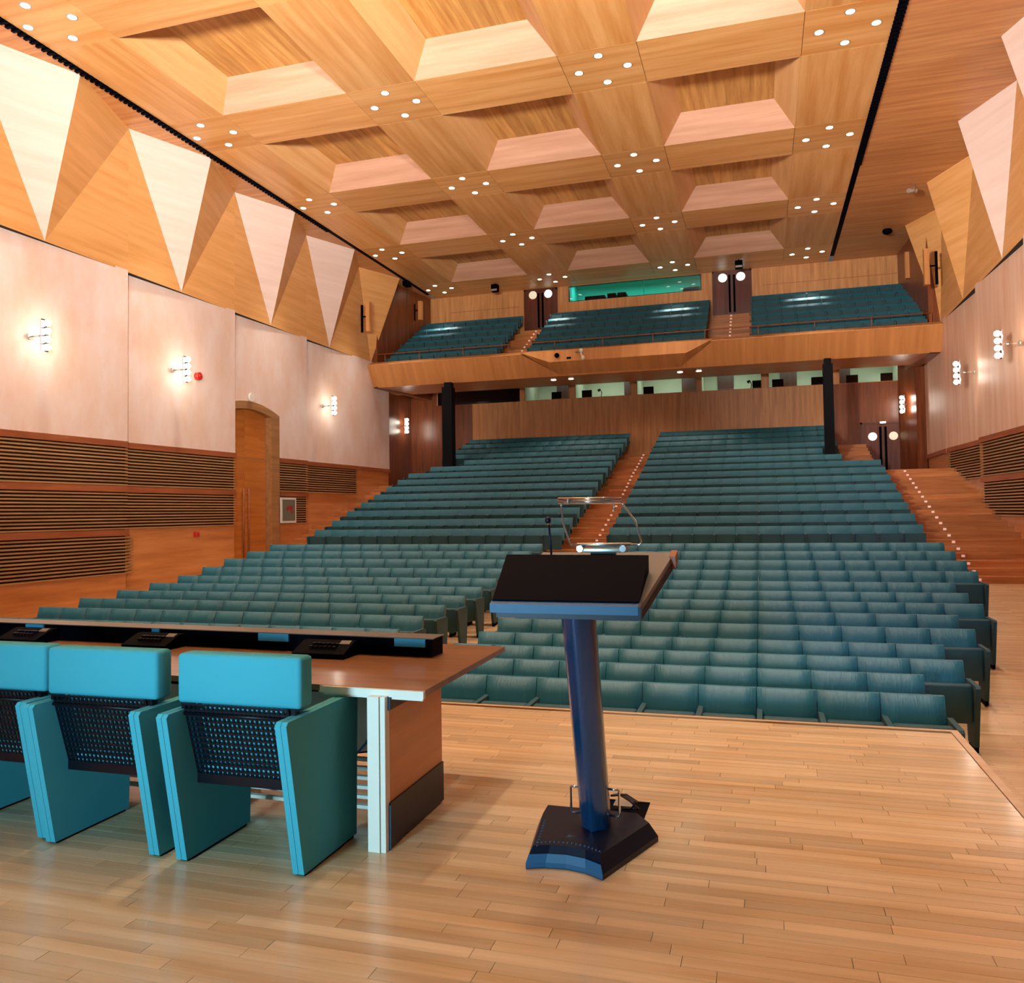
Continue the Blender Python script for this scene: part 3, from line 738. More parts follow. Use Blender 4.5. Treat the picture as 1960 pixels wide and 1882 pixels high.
# soffit downlights
k = 0
for x, lab in ((-7.87, 'left one of the left pair'), (-7.15, 'right one of the left pair'), (-2.86, 'left one of the right pair'), (-2.15, 'right one of the right pair')):
    t = thing('soffit_downlight', 'round downlight under the balcony, %s' % lab, 'downlight', (x, 32.5, 5.31), 0, 'downlights under the balcony')
    part('lens', MB().cyl((x, 32.5, 5.302), (x, 32.5, 5.312), .1, n=16), 'lens', t)
    spot('soffit_spot', (x, 32.5, 5.22), (x, 33.6, 0), 75, (1, .85, .66), 110, .6, .1)
for x in (-13.3, 3.2, -4.6): spot('soffit_spot', (x, 33.2, 5.2), (x, 34.6, 0), 60, (1, .85, .66), 110, .6, .1)
# balcony back wall
PB0, PB1 = 9.36, 10.05
uw = struct('wall_balcony_back', None, None, 'rear wall of the balcony in vertical veneer boards')
def uwall(x0, x1, z0, z1, mat='back_wood'):
    return part('wall_panel', MB().box(x0, x1, YB, YB + .12, z0, z1), mat, uw)
xx = -15.0
for a, b in ((-15.0, -12.5), (-12.5, -10.05)): uwall(a, b, 5.95, CEIL)
uwall(-8.52, -7.98, 5.95, CEIL); uwall(-2.2, -1.75, 5.95, CEIL)
for a, b in ((-.15, 1.8), (1.8, 3.8), (3.8, 6.2)): uwall(a, b, 5.95, CEIL)
uwall(-7.98, -5.0, 5.95, PB0); uwall(-5.0, -2.2, 5.95, PB0); uwall(-7.98, -2.2, PB1, CEIL)
uwall(-10.05, -8.52, 5.95, 8.2); uwall(-1.75, -.15, 5.95, 8.2)
part('dado_line', MB().box(-13.6, -10.3, YB - .012, YB, 9.33, 9.345).box(.3, 5.6, YB - .012, YB, 9.33, 9.345), 'cap', uw)
ddoor(2, -9.97, -8.56, 8.2, 9.98, YB - .02, 'dark double door with two round portholes on the balcony, left of the projection window', .185, 9.80, ('port2', 'port'))
ddoor(3, -1.68, -.22, 8.2, 10.0, YB - .02, 'dark double door with two bright portholes on the balcony, right of the projection window', .185, 9.78)
w = struct('window_8', None, None, 'long teal lit projection room window above the balcony', (-5.1, YB, PB0))
part('frame', MB().box(-7.98, -2.2, YB - .01, YB + .1, PB0, PB0 + .02).box(-7.98, -2.2, YB - .01, YB + .1, PB1 - .02, PB1).box(-7.98, -7.95, YB - .01, YB + .1, PB0, PB1).box(-2.23, -2.2, YB - .01, YB + .1, PB0, PB1), 'blackm', w)
part('mullion', MB().box(-4.66, -4.63, YB + .03, YB + .06, PB0, PB1), 'teal_room', w)
part('pane', MB().box(-7.95, -2.23, YB + .04, YB + .05, PB0 + .02, PB1 - .02), 'glass', w)
struct('wall_projection_back', MB().box(-8.0, -2.18, 38.2, 38.3, 8.4, 10.5), 'teal_room', 'teal rear wall of the projection room')
struct('floor_projection', MB().box(-8.0, -2.18, YB + .13, 38.3, 8.4, 8.5), 'teal_room', 'floor of the projection room')
struct('ceiling_projection', MB().box(-8.0, -2.18, YB + .13, 38.3, 10.4, 10.5), 'teal_room', 'ceiling of the projection room')
struct('wall_projection_left', MB().box(-8.1, -7.98, YB + .13, 38.3, 8.4, 10.5), 'teal_room', 'teal left wall of the projection room')
struct('wall_projection_right', MB().box(-2.2, -2.1, YB + .13, 38.3, 8.4, 10.5), 'teal_room', 'teal right wall of the projection room')
area('projection_room_light', (-5.1, 37.3, 10.3), (-5.1, 37.4, 8), (4.5, .4), 60, (.55, 1.0, .92))
area('projection_room_light', (-7.5, 37.0, 10.2), (-7.8, 37.2, 9.5), (.3, .3), 9, (.5, .95, 1.0))
for x, wd, lab in ((-6.85, .9, 'wide dark projector at the left in the teal projection window'), (-6.1, .38, 'middle dark projector in the teal projection window'), (-5.65, .38, 'right one of the three dark projectors in the teal window'), (-2.65, .7, 'dark equipment case at the right end of the teal window')):
    t = thing('projector', lab, 'projector', (x, 36.6, 8.5), 0)
    part('body', MB().cbox(x - wd / 2, x + wd / 2, 36.3, 36.9, 9.3, 9.62 + (.02 if wd < .5 else -.03), .02), 'black', t)
    part('pedestal', MB().box(x - .12, x + .12, 36.45, 36.75, 8.5, 9.3), 'black', t)
for xx_, l_ in ((-7.35, 'left'), (-2.75, 'right')):
    t = thing('wall_lamp', 'small pink lamp pair glowing at the %s end of the teal projection room' % l_, 'lamp', (xx_, 38.15, 9.9))
    part('lens', MB().sphere((xx_, 38.15, 9.92), .05, 10, 6), 'steplamp', t); part('lens', MB().sphere((xx_ + .16, 38.15, 9.92), .05, 10, 6), 'steplamp', t)
# hung spotlights near the ceiling
for x, lab in ((-10.95, 'black box spotlight hanging at the ceiling left of the balcony door'), (-.62, 'black box spotlight hanging at the ceiling in front of the right balcony door')):
    t = thing('ceiling_spotlight', lab, 'spotlight', (x, 34.6, CEIL))
    part('stem', MB().cyl((x, 34.6, CEIL - .06), (x, 34.6, CEIL), .03), 'black', t)
    part('housing', MB().cbox(x - .15, x + .15, 34.45, 34.75, CEIL - .36, CEIL - .05, .02), 'black', t)
    part('lens', MB().box(x - .13, x + .13, 34.43, 34.452, CEIL - .35, CEIL - .27), 'silver', t)
t = thing('camera', 'small white camera hanging from the right side ceiling strip', 'camera', (4.82, 28.3, CEIL))
part('stem', MB().cyl((4.82, 28.3, CEIL - .2), (4.82, 28.3, CEIL), .015), 'silver', t)
part('body', MB().cyl((4.62, 28.1, CEIL - .25), (4.9, 28.35, CEIL - .18), .07), 'silver', t); part('base', MB().sphere((4.85, 28.3, CEIL - .2), .08), 'silver', t)
single('dome_camera', MB().sphere((4.62, 32.6, CEIL - .08), .17, sq=(1, 1, .7)), 'black', 'black dome hanging from the ceiling in the rear right corner', 'camera')
# column loudspeakers
def column(x, y, z0, z1, dx, lab, rz=0, tilt=0):
    t = thing('column_speaker', lab, 'loudspeaker', (x, y, z0), rz)
    part('cabinet', MB().prism([(y - .1, z0), (y + .12, z0), (y + .12 + tilt, z1), (y - .1 + tilt, z1)], 0, x - .08, x + .08), 'fascia', t)
    part('bracket', MB().box(x - .3 * dx - .04, x - .3 * dx + .04, y - .03, y + .03, z0, z1 - .1).box(min(x, x - .3 * dx), max(x, x - .3 * dx), y - .02, y + .02, (z0 + z1) / 2, (z0 + z1) / 2 + .05), 'black', t)
column(-14.9, 30.2, 7.35, 8.55, 1, 'tall wooden column loudspeaker on the folded panels at the left')
column(-14.5, 34.6, 8.75, 9.6, 1, 'column loudspeaker on the dark side wall at the left of the balcony')
column(5.45, 30.3, 7.35, 8.55, -1, 'tall wooden column loudspeaker on the folded panels at the right')
column(5.5, 34.2, 8.6, 9.6, -1, 'column loudspeaker on the dark side wall at the right of the balcony')
# pillars
for x, w, lab in ((-12.0, .42, 'dark square pillar under the balcony, left of the aisle'), (2.38, .32, 'dark square pillar under the balcony, at the right')):
    t = thing('pillar', lab, 'pillar', (x, 31.45, -.5))
    part('shaft', MB().box(x - w / 2, x + w / 2, 31.25, 31.65, .5, 5.1), 'pillar', t)
    part('capital', MB().box(x - w * .36, x + w * .36, 31.35, 31.65, 5.1, 5.3), 'pillar', t)

# ------------------------------------------------------------------ wall lamps and small wall things
def sconce(plate, d, lab, bulbs4=True, power=10):
    """d: unit vector into the room"""
    px, py, pz = plate; d = Vector((d[0], d[1], 0)).normalized(); s = Vector((-d.y, d.x, 0))
    t = thing('wall_sconce', lab, 'wall lamp', plate, 0, 'chrome sconces with globe bulbs')
    P = Vector(plate)
    part('plate', MB().cyl(P, P + d * .03, .075, n=14), 'silver', t)
    part('arm', MB().cyl(P + d * .03, P + d * .38, .018, n=8), 'chrome', t)
    c = P + d * .40
    mb = MB(); w = s * .10
    for a_ in (1,):
        v = []
        for dd in (0, .03):
            for zz in (-.36, .36):
                for sg in (-1, 1): v.append(c + d * dd + w * sg + Vector((0, 0, zz)))
        mb.add(v, [(0, 1, 3, 2), (4, 6, 7, 5), (0, 4, 5, 1), (2, 3, 7, 6), (0, 2, 6, 4), (1, 5, 7, 3)])
    part('back_plate', mb, 'chrome', t)
    for k_ in range(4):
        part('globe_bulb', MB().sphere(c + d * .10 + Vector((0, 0, -.27 + .18 * k_)), .075, 10, 8), 'bulb', t)
    for zz in (-.2, .2):
        l = bpy.data.lights.new('sconce_light', 'POINT'); l.energy = power; l.color = (1, .88, .70); l.shadow_soft_size = .09
        lo = bpy.data.objects.new('sconce_light', l); C.objects.link(lo); lo.location = c + d * .05 + s * .26 + Vector((0, 0, zz))
sconce((-15.5, 14.55, 4.07), (1, .0), 'chrome sconce with glowing globes on the nearest panel of the left wall')
sconce((-15.48, 19.25, 4.07), (1, .0), 'chrome sconce with glowing globes beside the red alarm on the left wall')
sconce((-15.48, 27.5, 4.05), (1, .0), 'chrome sconce right of the arched door on the left wall')
sconce((-15.75, 34.7, 4.0), (1, .0), 'chrome sconce on the dark wall under the balcony at the left', power=9)
sconce((6.15, 22.95, 3.95), (-1, .0), 'chrome sconce nearest the right edge of the photo on the right wall')
sconce((6.13, 27.4, 3.95), (-1, .0), 'second chrome sconce on the right wall, above the slats')
sconce((5.82, 35.3, 3.98), (-1, .0), 'chrome sconce on the dark wall under the balcony at the right', power=9)
single('alarm_sounder', MB().cyl((-15.5, 20.27, 4.06), (-15.36, 20.27, 4.06), .11, n=18).cyl((-15.36, 20.27, 4.06), (-15.33, 20.27, 4.06), .05, n=12), 'red', 'round red alarm beside a sconce high on the left wall', 'alarm')
single('call_point', MB().cbox(-15.55, -15.42, 20.2, 20.32, -.56, -.42, .01), 'red', 'small red call point low on the left wall', 'call point')
single('round_speaker', MB().cyl((-15.45, 22.85, 3.78), (-15.36, 22.85, 3.78), .14, n=20), 'white', 'round white speaker disc above the arched door', 'loudspeaker')
# posters
t = thing('framed_poster', 'white framed grey poster with a red shape right of the arched door', 'poster', (-15.35, 24.95, -.24))
part('frame', MB().box(-15.40, -15.35, 24.47, 25.40, -.24, .62), 'frame_white', t)
part('print', MB().box(-15.352, -15.346, 24.54, 25.33, -.17, .55), plain('poster_grey', srgb('#6E7466'), .5), t)
part('red_shape', MB().prism([(24.75, .25), (24.95, .36), (25.15, .34), (25.2, .1), (25.1, .05), (25.02, .2), (24.8, .16)], 0, -15.347, -15.343), plain('poster_red', srgb('#A33A34'), .5), t)
t = thing('framed_poster', 'narrow framed notice on the dark wall beside the right rear door', 'poster', (5.9, 35.1, 2.9))
part('frame', MB().box(5.86, 5.9, 34.8, 35.4, 2.75, 3.75), 'frame_white', t); part('print', MB().box(5.852, 5.862, 34.86, 35.34, 2.82, 3.68), 'black', t)

# arched double door in the left wall
dr = struct('door_4', None, None, 'tall arched double door of orange veneer in the left wall', (-15.6, 22.9, FL))
DX = -15.62
def dx_at(y): return -15.62 + (y - 22) / 4.25 * .22
arch = lambda y, o=0: 3.60 - o - .115 * ((y - 22.9) / 1.0) ** 2
ys = [21.5 + .2 * k for k in range(16)]
def leaf(ya, yb, z0, nm, mat, d0, parent, o_=.19, z1=None, th=.05):
    n = 8; top = [(ya + (yb - ya) * k / n) for k in range(n + 1)]
    poly = [(ya, z0), (yb, z0)] + [(y, z1 if z1 is not None else arch(y, o_)) for y in reversed(top)]
    return part(nm, MB().prism(poly, 0, d0, d0 + th), mat, parent)
for (ya, yb) in ((21.75, 22.87), (22.885, 24.03)):
    lf = leaf(ya, yb, -2.2, 'leaf', 'door', -15.72, dr, z1=1.86); 
    leaf(ya, yb, 1.875, 'upper_leaf', 'door', -15.72, dr)
    c = 22.74 if ya < 22 else 23.02
    part('pull_bar', MB().cyl((-15.62, c, -1.3), (-15.62, c, .88), .028, n=10).cyl((-15.68, c, -1.1), (-15.62, c, -1.1), .015, n=8).cyl((-15.68, c, .7), (-15.62, c, .7), .015, n=8), 'cap', lf)
mb = MB(); n = 16
yy0, yy1 = 21.6, 24.52
pts = [yy0 + (yy1 - yy0) * k / n for k in range(n + 1)]
for a_, b_ in zip(pts[:-1], pts[1:]):
    v = []
    for xx__ in (-15.75, -15.44):
        v += [(xx__, a_, arch(a_, .19)), (xx__, b_, arch(b_, .19)), (xx__, b_, arch(b_) + .05), (xx__, a_, arch(a_) + .05)]
    mb.add(v, [(0, 3, 2, 1), (4, 5, 6, 7), (0, 1, 5, 4), (3, 7, 6, 2), (0, 4, 7, 3), (1, 2, 6, 5)])
mb.prism([(24.05, -2.2), (24.52, -2.2), (24.52, arch(24.52, .19)), (24.05, arch(24.05, .19))], 0, -15.75, -15.44).box(-15.75, -15.6, 21.55, 21.74, -2.2, arch(21.7))
part('architrave', mb, 'slat', dr)

# ------------------------------------------------------------------ auditorium seats
def seat_meshes(lo=False):
    nx, nz = (8, 5) if not lo else (3, 2)
    back = MB().pad(-.276, .276, .58, .93, -.225, -.115, .10, .022, nx, nz)
    shell = MB().prism([(-.13, .46), (-.105, .46), (.015, .915), (-.01, .925)], 0, -.268, .268)
    if lo: cush = MB().box(-.222, .272, -.50, -.39, .34, .735)
    else: cush = MB().cbox(-.222, .272, -.50, -.38, .32, .74, .025)
    def panel(x): 
        p = MB().prism([(-.44, .06), (-.15, .06), (-.07, .71), (-.11, .745), (-.58, .745), (-.60, .72)], 0, x - .025, x + .025)
        return p
    return back, shell, cush, panel
back, shell, cush, panel = seat_meshes()
seat0 = thing('auditorium_seat', 'x', 'seat', (0, 0, 0), 0, 'teal stalls seats')
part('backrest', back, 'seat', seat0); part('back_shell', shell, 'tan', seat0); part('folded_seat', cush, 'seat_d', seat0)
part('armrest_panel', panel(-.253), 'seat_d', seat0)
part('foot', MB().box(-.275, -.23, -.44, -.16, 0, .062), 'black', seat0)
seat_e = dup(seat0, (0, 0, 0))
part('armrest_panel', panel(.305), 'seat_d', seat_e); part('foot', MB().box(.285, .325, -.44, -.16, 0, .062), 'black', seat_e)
used = {'a': False, 'b': False}
KR = [3, 3, 4, 4, 5, 5, 6, 6, 6, 7, 7, 7, 7] + [7] * 10 + [5.4] * 4
kr_int = lambda r: 7 if r in range(10, 21) else (5 if r > 20 else KR[r])
LXR = -5.28
def place(x, r, end, label):
    proto, key = (seat_e, 'b') if end else (seat0, 'a')
    loc = (x, ROW[r][0], fz(r))
    if not used[key]: proto.location = loc; proto['label'] = label; used[key] = True
    else: dup(proto, loc, None, label)
cnt = 0; rest = []
for r in range(27):
    kr = kr_int(r)
    n = kr + 7
    for k in range(n):          # right block, counted from the aisle
        x = XS + SW * (-7 + k + .5)
        if r <= 12:
            where = 'at the aisle end' if k == 0 else ('at the right end' if k == n - 1 else '%s from the aisle' % ORD[k])
            place(x, r, k == n - 1, 'teal padded seat %s, %s row of the right block' % (where, 'front' if r == 0 else ORD[r])); cnt += 1
        else: rest.append((x, ROW[r][0], fz(r), SW))
    for k in range(14):         # left block
        x = LXR - SW * (13 - k + .5) - .0; kk = 13 - k
        if 3 <= r <= 12 and not (r == 3 and kk > 12):
            where = 'at the aisle end' if kk == 0 else ('at the wall end' if kk == 13 else '%s from the aisle' % ORD[kk])
            place(x, r, kk == 0, 'teal padded seat %s, %s visible row of the left block' % (where, ORD[r - 3])); cnt += 1
        elif r > 20 and kk > 12: continue
        else: rest.append((x, ROW[r][0], fz(r), SW))
for i, (yy, zz) in enumerate(BR):
    for x0, n, w_ in ((-14.7, 9, .522), (-8.63, 13, .523), (-.18, 11, .528)):
        for k in range(n): rest.append((x0 + w_ * (k + .5), yy, zz - .93, w_))
print('individual seats', cnt, 'rest', len(rest))
lback, lshell, lcush, lpanel = seat_meshes(True)
big = MB(); lp1, lp2 = lpanel(-.253), None
mats_i = []
rest = [q for q in rest if not (31.0 < q[1] < 31.95 and q[2] < 3 and min(abs(q[0] + 12.0), abs(q[0] - 2.38)) < .5)]
for (x, y, z, w_) in rest:
    s = w_ / SW
    for src, mi in ((lback, 0), (lshell, 2), (lcush, 2), (lp1, 2)):
        big.add([(x + v[0] * s * 1.005, y + v[1], z + v[2]) for v in src.v], src.f); big.sm[-len(src.f):] = src.sm; mats_i += [mi] * len(src.f)
o = single('auditorium_seats', big, 'seat', 'teal padded seats filling the rear stalls and the balcony rows', 'seat', (-4.64, 22, -2), None)
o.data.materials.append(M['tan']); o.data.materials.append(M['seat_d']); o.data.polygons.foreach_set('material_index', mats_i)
o['kind'] = 'stuff'; o['group'] = 'teal stalls seats'

# ------------------------------------------------------------------ stage: table
TZ = -.84
tb = thing('conference_table', 'long wooden conference table with white and orange end panel', 'table', (-3.2, 4.4, ST))
def sk(x, y): return (x, y - .035 * (x + 1.6))
top = [sk(-1.55, 3.70), sk(-1.56, 5.03), sk(-7.0, 5.03), sk(-7.0, 3.70)]
part('tabletop', MB().prism(top, 2, TZ - .03, TZ), 'table', tb)
part('white_edge', MB().prism([sk(-1.548, 3.68), sk(-1.548, 3.705), sk(-2.13, 3.705), sk(-2.08, 3.68)], 2, TZ - .036, TZ - .002).prism([sk(-1.56, 3.72), sk(-1.56, 3.70), sk(-2.10, 3.70), sk(-2.10, 3.72)], 2, TZ - .05, TZ - .03), 'white', tb)
part('post', MB().box(-1.825, -1.765, 3.645, 3.70, ST, TZ - .03).box(-1.76, -1.735, 3.65, 3.70, ST, TZ - .03), 'white', tb)
ep = part('end_panel', MB().box(-1.775, -1.735, 3.70, 4.38, ST + .01, TZ - .035), 'door', tb)
part('lower_band', MB().box(-1.78, -1.728, 3.69, 4.385, ST + .01, ST + .22), 'navy', ep)
part('upper_band', MB().box(-1.78, -1.728, 3.69, 4.385, TZ - .10, TZ - .035), 'navy', ep)
part('blue_strip', MB().box(-1.736, -1.726, 3.684, 3.692, ST, ST + .21).box(-1.736, -1.726, 3.684, 3.692, TZ - .1, TZ - .035), 'blue_edge', ep)
part('modesty_panel', MB().box(-6.5, -1.80, 4.34, 4.37, ST + .25, TZ - .14), 'offwhite', tb)
part('under_rail', MB().box(-6.5, -1.80, 4.20, 4.30, TZ - .15, TZ - .03), 'black', tb)
ft = part('footrest_frame', MB().box(-2.9, -2.84, 4.02, 4.3, ST, ST + .05).box(-6.2, -6.14, 4.02, 4.3, ST, ST + .05).box(-1.9, -1.86, 4.02, 4.3, ST, ST + .05), 'white', tb)
for k in range(6):
    y0 = 4.03 + .045 * k; z0 = ST + .05 + .035 * k
    part('footrest_slat', MB().box(-6.3, -1.83, y0, y0 + .03, z0, z0 + .018), 'offwhite', ft)
part('blue_wire', MB().tube([(-2.0, 4.28, TZ - .12), (-2.03, 4.2, -1.1), (-2.10, 4.18, -1.25), (-2.2, 4.2, -1.35)], .007, 6), 'cable', tb)
part('grey_wire', MB().tube([(-1.92, 4.28, TZ - .14), (-1.93, 4.25, -1.12), (-2.05, 4.22, -1.3), (-2.25, 4.22, -1.33)], .005, 6), 'cable_b', tb)
# long console on the table
cb = thing('table_console', 'long low black console with blue strips along the table', 'console', sk(-3.6, 4.62) + (TZ,))
part('body', MB().prism([sk(-1.86, 4.55), sk(-1.86, 4.72), sk(-6.6, 4.72), sk(-6.6, 4.55)], 2, TZ, TZ + .105), 'black', cb)
part('top_trim', MB().prism([sk(-1.85, 4.545), sk(-1.85, 4.725), sk(-6.6, 4.725), sk(-6.6, 4.545)], 2, TZ + .105, TZ + .110), 'trim_grey', cb)
for a, b in ((-1.90, -2.10), (-2.83, -3.05), (-3.82, -3.88), (-4.82, -4.98)):
    part('blue_strip', MB().prism([sk(a, 4.538), sk(a, 4.55), sk(b, 4.55), sk(b, 4.538)], 2, TZ + .058, TZ + .104), 'label_blue', cb)
# microphone units
mu = None
for x, lab in ((-2.51, 'black conference microphone unit on the table in front of the right chair'), (-3.78, 'black conference microphone unit on the table, the middle one'), (-4.85, 'black conference microphone unit near the left end of the table')):
    px, py = sk(x, 4.445)
    if mu is None:
        mu = thing('microphone_unit', lab, 'microphone unit', (px, py, TZ), 0, 'microphone units on the table')
        part('body', MB().prism([(py - .10, TZ), (py + .09, TZ), (py + .09, TZ + .085), (py + .04, TZ + .085), (py - .10, TZ + .03)], 0, px - .17, px + .17), 'black', mu)
        mbk = MB()
        for a in range(6):
            for b in range(2): mbk.box(px - .08 + a * .03, px - .06 + a * .03, py - .055 + b * .035, py - .035 + b * .035, TZ + .045 + b * .014, TZ + .066 + b * .013)
        part('keys', mbk, 'blackm', mu)
        part('display', MB().prism([(py + .0, TZ + .07), (py + .035, TZ + .087), (py + .035, TZ + .09), (py + .0, TZ + .075)], 0, px + .09, px + .155), 'trim_grey', mu)
    else: dup(mu, (px, py, TZ), -.03, lab)

# ------------------------------------------------------------------ stage chairs
def chair_make(label):
    t = thing('stage_armchair', label, 'chair', (0, 0, 0), 0, 'turquoise armchairs at the table')
    for s in (-1, 1):
        a, b = s * .278, s * .335
        for (u, v) in ((a, (a + b) / 2 - s * .001), ((a + b) / 2 + s * .001, b)):
            lo, hi = min(u, v), max(u, v)
            part('side_panel', MB().prism([(.0, .012), (.50, .012), (.52, .69), (.50, .71), (-.125, .71), (-.14, .695)], 0, lo, hi), 'cyan', t)
        part('foot', MB().box(min(a, b) + .006, max(a, b) - .006, .02, .48, 0, .013), 'black', t)
    part('backrest', MB().cbox(-.325, .325, -.01, .105, .735, .965, .018), 'cyan', t)
    part('inner_cushion', MB().pad(-.27, .27, .40, .74, .115, .018, .09, .004), 'cyan', t)
    part('seat_cushion', MB().cbox(-.27, .27, .10, .52, .36, .44, .025), 'cyan', t)
    # perforated back plate, rolled round the frame
    mb = MB()
    def Y(z): return .09 - (z - .36) * .30
    nx, nz = 22, 13; z0, z1 = .385, .735
    for i in range(nx + 1):
        x = -.272 + .544 * i / nx; w = .0048
        mb.prism([(Y(z0) - .004, z0), (Y(z0) + .002, z0), (Y(z1) + .002, z1), (Y(z1) - .004, z1)], 0, x - w, x + w)
    for j in range(nz + 1):
        z = z0 + (z1 - z0) * j / nz; mb.box(-.272, .272, Y(z) - .0045, Y(z) + .0005, z - .0048, z + .0048)
    o = part('perforated_back', mb, 'blackm', t); o['kind'] = 'stuff'
    part('lower_bar', MB().box(-.278, .278, Y(.37) - .01, Y(.37) + .10, .345, .39), 'blackm', t)
    part('upper_rod', MB().cyl((-.278, Y(.695) - .008, .692), (.278, Y(.695) - .008, .692), .008, n=8), 'blackm', t)
    for sx in (-1, 1): part('bracket', MB().box(min(sx * .25, sx * .3), max(sx * .25, sx * .3), -.01, .03, .71, .737), 'blackm', t)
    return t
ch = chair_make('turquoise armchair nearest the lectern, right one of the three at the table'); ch.location = (-2.305, 3.31, ST)
dup(ch, (-3.08, 3.322, ST), 0, 'turquoise armchair in the middle of the three at the table')
dup(ch, (-3.775, 3.352, ST), 0, 'turquoise armchair at the left edge of the photo, half cut off')

# ------------------------------------------------------------------ lectern
lc = thing('lectern', 'dark blue metal lectern with slanted desk on a leaning column', 'lectern', (-.84, 4.0, ST))
# base: raised plate with concave front, chamfered rim
outer = [(-1.05, 3.655), (-.965, 3.685), (-.875, 3.695), (-.78, 3.675), (-.695, 3.625), (-.515, 4.12), (-.60, 4.25), (-1.12, 4.25), (-1.115, 4.12)]
def shrink(p, c=(-.86, 4.0), k=.88): return [(c[0] + (x - c[0]) * k, c[1] + (y - c[1]) * k) for x, y in p]
inner = shrink(outer)
n = len(outer)
v = [(x, y, ST) for x, y in outer] + [(x, y, ST + .025) for x, y in outer] + [(x, y, ST + .09) for x, y in inner]
f = [tuple(range(n))[::-1]] + [(i, (i + 1) % n, (i + 1) % n + n, i + n) for i in range(n)] + [(i + n, (i + 1) % n + n, (i + 1) % n + 2 * n, i + 2 * n) for i in range(n)] + [tuple(range(2 * n, 3 * n))]
base = part('base', MB().add(v, f), 'navy', lc)
front = outer[:5]; mb = MB()
vv = [(x, y - .004, ST + .004) for x, y in front] + [(x, y - .004, ST + .026) for x, y in front] + [(ix, iy - .012, ST + .062) for (ix, iy) in [((a[0] + b[0]) / 2, (a[1] + b[1]) / 2) for a, b in zip(front, inner[:5])]]
mb.add(vv, [(i, i + 1, i + 6, i + 5) for i in range(4)] + [(i + 5, i + 6, i + 11, i + 10) for i in range(4)])
part('front_lip', mb, 'blue_edge', base)
rv = MB()
for a, b in zip(inner[:4], inner[1:5]):
    for t_ in (.15, .4, .65, .9): rv.sphere((a[0] + (b[0] - a[0]) * t_, a[1] + (b[1] - a[1]) * t_ + .03, ST + .091), .005, 6, 4)
for t_ in range(10):
    a, b = inner[0], inner[8]; rv.sphere((a[0] + (b[0] - a[0]) * t_ / 12 + .02, a[1] + (b[1] - a[1]) * t_ / 12, ST + .091), .0045, 6, 4)
o = part('rivets', rv, 'blue_edge', base); o['kind'] = 'stuff'
# column: leaf-shaped section, leaning to the speaker
def ring(cx, cy, z, w, d):
    pts = []
    for i in range(20):
        a = 2 * PI * i / 20; x = math.cos(a) * w; y = math.sin(a) * d
        if y < 0: y *= 1.0; x *= (1 - .0 * abs(math.sin(a)))
        pts.append((cx + x, cy + y - (.022 if abs(i - 15) < 1 else 0), z))
    return pts
v = ring(-.80, 4.03, ST + .09, .073, .09) + ring(-.825, 3.80, -.40, .080, .095)
mb = MB().add(v, [(i, (i + 1) % 20, (i + 1) % 20 + 20, i + 20) for i in range(20)], True); mb.add(v[20:], [tuple(range(20))])
part('column', mb, 'navy2', lc)
for sx in (-1, 1):
    cx = -.80 + sx * .068
    part('grab_handle', MB().tube([(cx, 4.0, ST + .27), (cx + sx * .045, 4.0, ST + .27), (cx + sx * .05, 4.005, ST + .26), (cx + sx * .05, 4.01, ST + .15), (cx + sx * .045, 4.01, ST + .14), (cx, 4.02, ST + .14)], .006, 8), 'chrome', lc)
# desk: skewed slanted plate with raised black pad
def dz(y): return -.412 + (y - 3.58) * .41
pl = [(-1.155, 3.58), (-.505, 3.58), (-.405, 4.09), (-1.06, 4.09)]
def sheet(pts, t0, t1): 
    v = [(x, y, dz(y) + t0) for x, y in pts] + [(x, y, dz(y) + t1) for x, y in pts]; n = len(pts)
    return MB().add(v, [tuple(range(n))[::-1], tuple(range(n, 2 * n))] + [(i, (i + 1) % n, (i + 1) % n + n, i + n) for i in range(n)])
part('desk_plate', sheet(pl, -.03, .0), 'plate_grey', lc)
part('desk_underside', sheet([(-1.15, 3.585), (-.50, 3.585), (-.40, 4.085), (-1.055, 4.085)], -.06, -.03), 'navy', lc)
part('end_cap', sheet([(-.425, 4.03), (-.395, 4.03), (-.39, 4.095), (-.42, 4.095)], -.05, .008), 'cap', lc, 'dark red end cap')
pv = [(-1.165, 3.575, -.388), (-.508, 3.575, -.388), (-.500, 3.865, -.205), (-1.183, 3.865, -.202)]
pb = [(-1.162, 3.58, -.412), (-.512, 3.58, -.412), (-.505, 3.90, -.29), (-1.10, 3.90, -.29)]
part('reading_pad', MB().add(pb + pv, [(3, 2, 1, 0), (4, 5, 6, 7), (0, 1, 5, 4), (1, 2, 6, 5), (2, 3, 7, 6), (3, 0, 4, 7)]), 'black', lc)
part('paper_ledge', sheet([(-1.17, 3.55), (-.50, 3.55), (-.50, 3.577), (-1.17, 3.577)], -.02, .018), 'blue_edge', lc)
part('ledge_end', sheet([(-.508, 3.54), (-.494, 3.54), (-.494, 3.58), (-.508, 3.58)], -.024, .022), 'navy', lc)
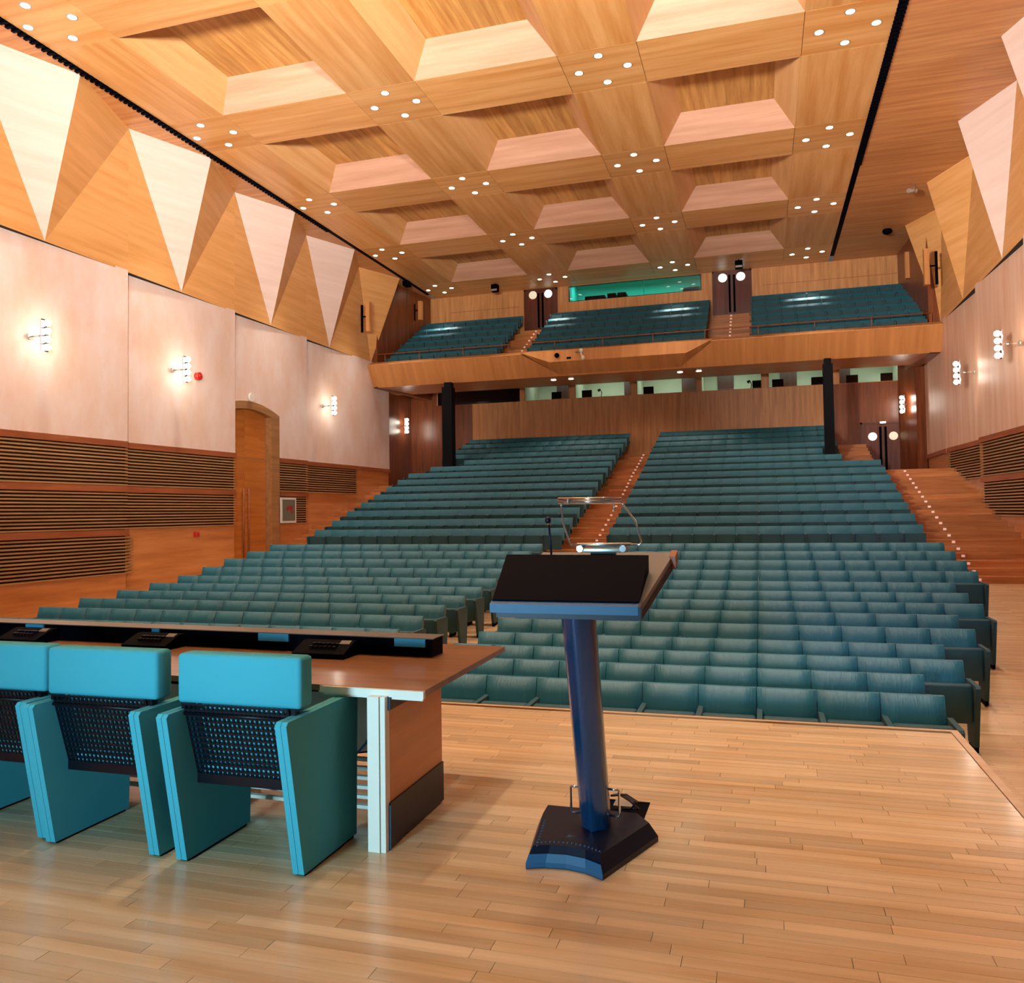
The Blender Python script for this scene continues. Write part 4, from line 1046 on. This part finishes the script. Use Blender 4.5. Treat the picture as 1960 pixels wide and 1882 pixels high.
# reading lamp
rlp = thing('reading_lamp', 'chrome tube reading lamp on two curved arms on the lectern', 'lamp', (-.735, 4.05, -.2))
zb_ = dz(4.03) + .028
part('lamp_foot', MB().box(-.80, -.68, 4.01, 4.05, dz(4.03) - .004, zb_), 'blackm', rlp)
part('base_box', MB().cbox(-.86, -.62, 4.0, 4.06, zb_ + .0, zb_ + .022, .004), 'silver', rlp)
part('base_bar', MB().cbox(-.87, -.60, 4.005, 4.055, zb_ + .03, zb_ + .046, .006), 'chrome', rlp)
for x in (-.85, -.64): part('knob', MB().cyl((x, 3.99, zb_ + .018), (x, 4.06, zb_ + .018), .016), 'chrome', rlp)
for s, xb, xt in ((-1, -.865, -.95), (1, -.60, -.635)):
    part('arm', MB().tube([(-.735 + s * .12, 4.03, zb_ + .038), (xb + s * .035, 4.03, zb_ + .036), (xb + s * .045, 4.03, zb_ + .05), (xt + (xb - xt) * .55 + s * .035, 4.02, -.05), (xt + (.01 if s < 0 else -.0), 4.0, .03), (xt + (.012 if s < 0 else -.012), 4.0, .052)], .005, 8), 'chrome', rlp)
part('lamp_tube', MB().cyl((-.955, 4.0, .064), (-.64, 4.0, .060), .008).cyl((-.955, 4.0, .050), (-.64, 4.0, .045), .011), 'chrome', rlp)
part('tube_clip', MB().cyl((-.91, 4.0, .05), (-.90, 4.0, .05), .014).cyl((-.68, 4.0, .04), (-.678, 4.0, .0), .004), 'silver', rlp)
# gooseneck microphone
gm = thing('gooseneck_microphone', 'dark gooseneck microphone rising from the lectern', 'microphone', (-.98, 3.95, dz(3.95)))
part('neck', MB().tube([(-.98, 3.95, dz(3.95)), (-.985, 3.95, -.14), (-.99, 3.94, -.06)], .005, 8), 'navy', gm)
part('foam_head', MB().sphere((-.992, 3.935, -.04), .016, 12, 8, (1, 1, 1.1)), 'navy', gm)
part('ring', MB().cyl((-.990, 3.937, -.062), (-.991, 3.936, -.052), .009), 'cap', gm)
# open floor box with flap and cables
fb_ = thing('floor_box', 'open black floor box with raised flap behind the lectern', 'floor box', (-.70, 4.5, ST))
part('rim', MB().box(-.88, -.64, 4.34, 4.36, ST, ST + .004).box(-.88, -.64, 4.62, 4.64, ST, ST + .004).box(-.90, -.88, 4.34, 4.64, ST, ST + .004).box(-.64, -.62, 4.34, 4.64, ST, ST + .004), 'black', fb_)
part('well', MB().box(-.88, -.64, 4.36, 4.62, ST, ST + .002), 'black', fb_)
part('socket', MB().box(-.80, -.70, 4.5, 4.6, ST + .002, ST + .02), 'silver', fb_)
for k, (dx, m_) in enumerate(((0, 'cable'), (.02, 'cable_b'), (-.02, 'cable_b'))):
    c_ = single('cable', MB().tube([(-.73, 4.06, ST + .22), (-.69 + dx, 4.15, ST + .20), (-.66 + dx, 4.3, ST + .12), (-.67 - dx, 4.42, ST + .04), (-.72 + dx, 4.48, ST + .015)], .005, 6), m_,
                ['thin blue cable', 'right black cable', 'left black cable'][k] + ' from the lectern column into the floor box', 'cable')

# ------------------------------------------------------------------ lift the whole scene so that the hall floor is at zero
for o in list(C.objects):
    if o.parent is None and o is not cam: o.location.z += OFF
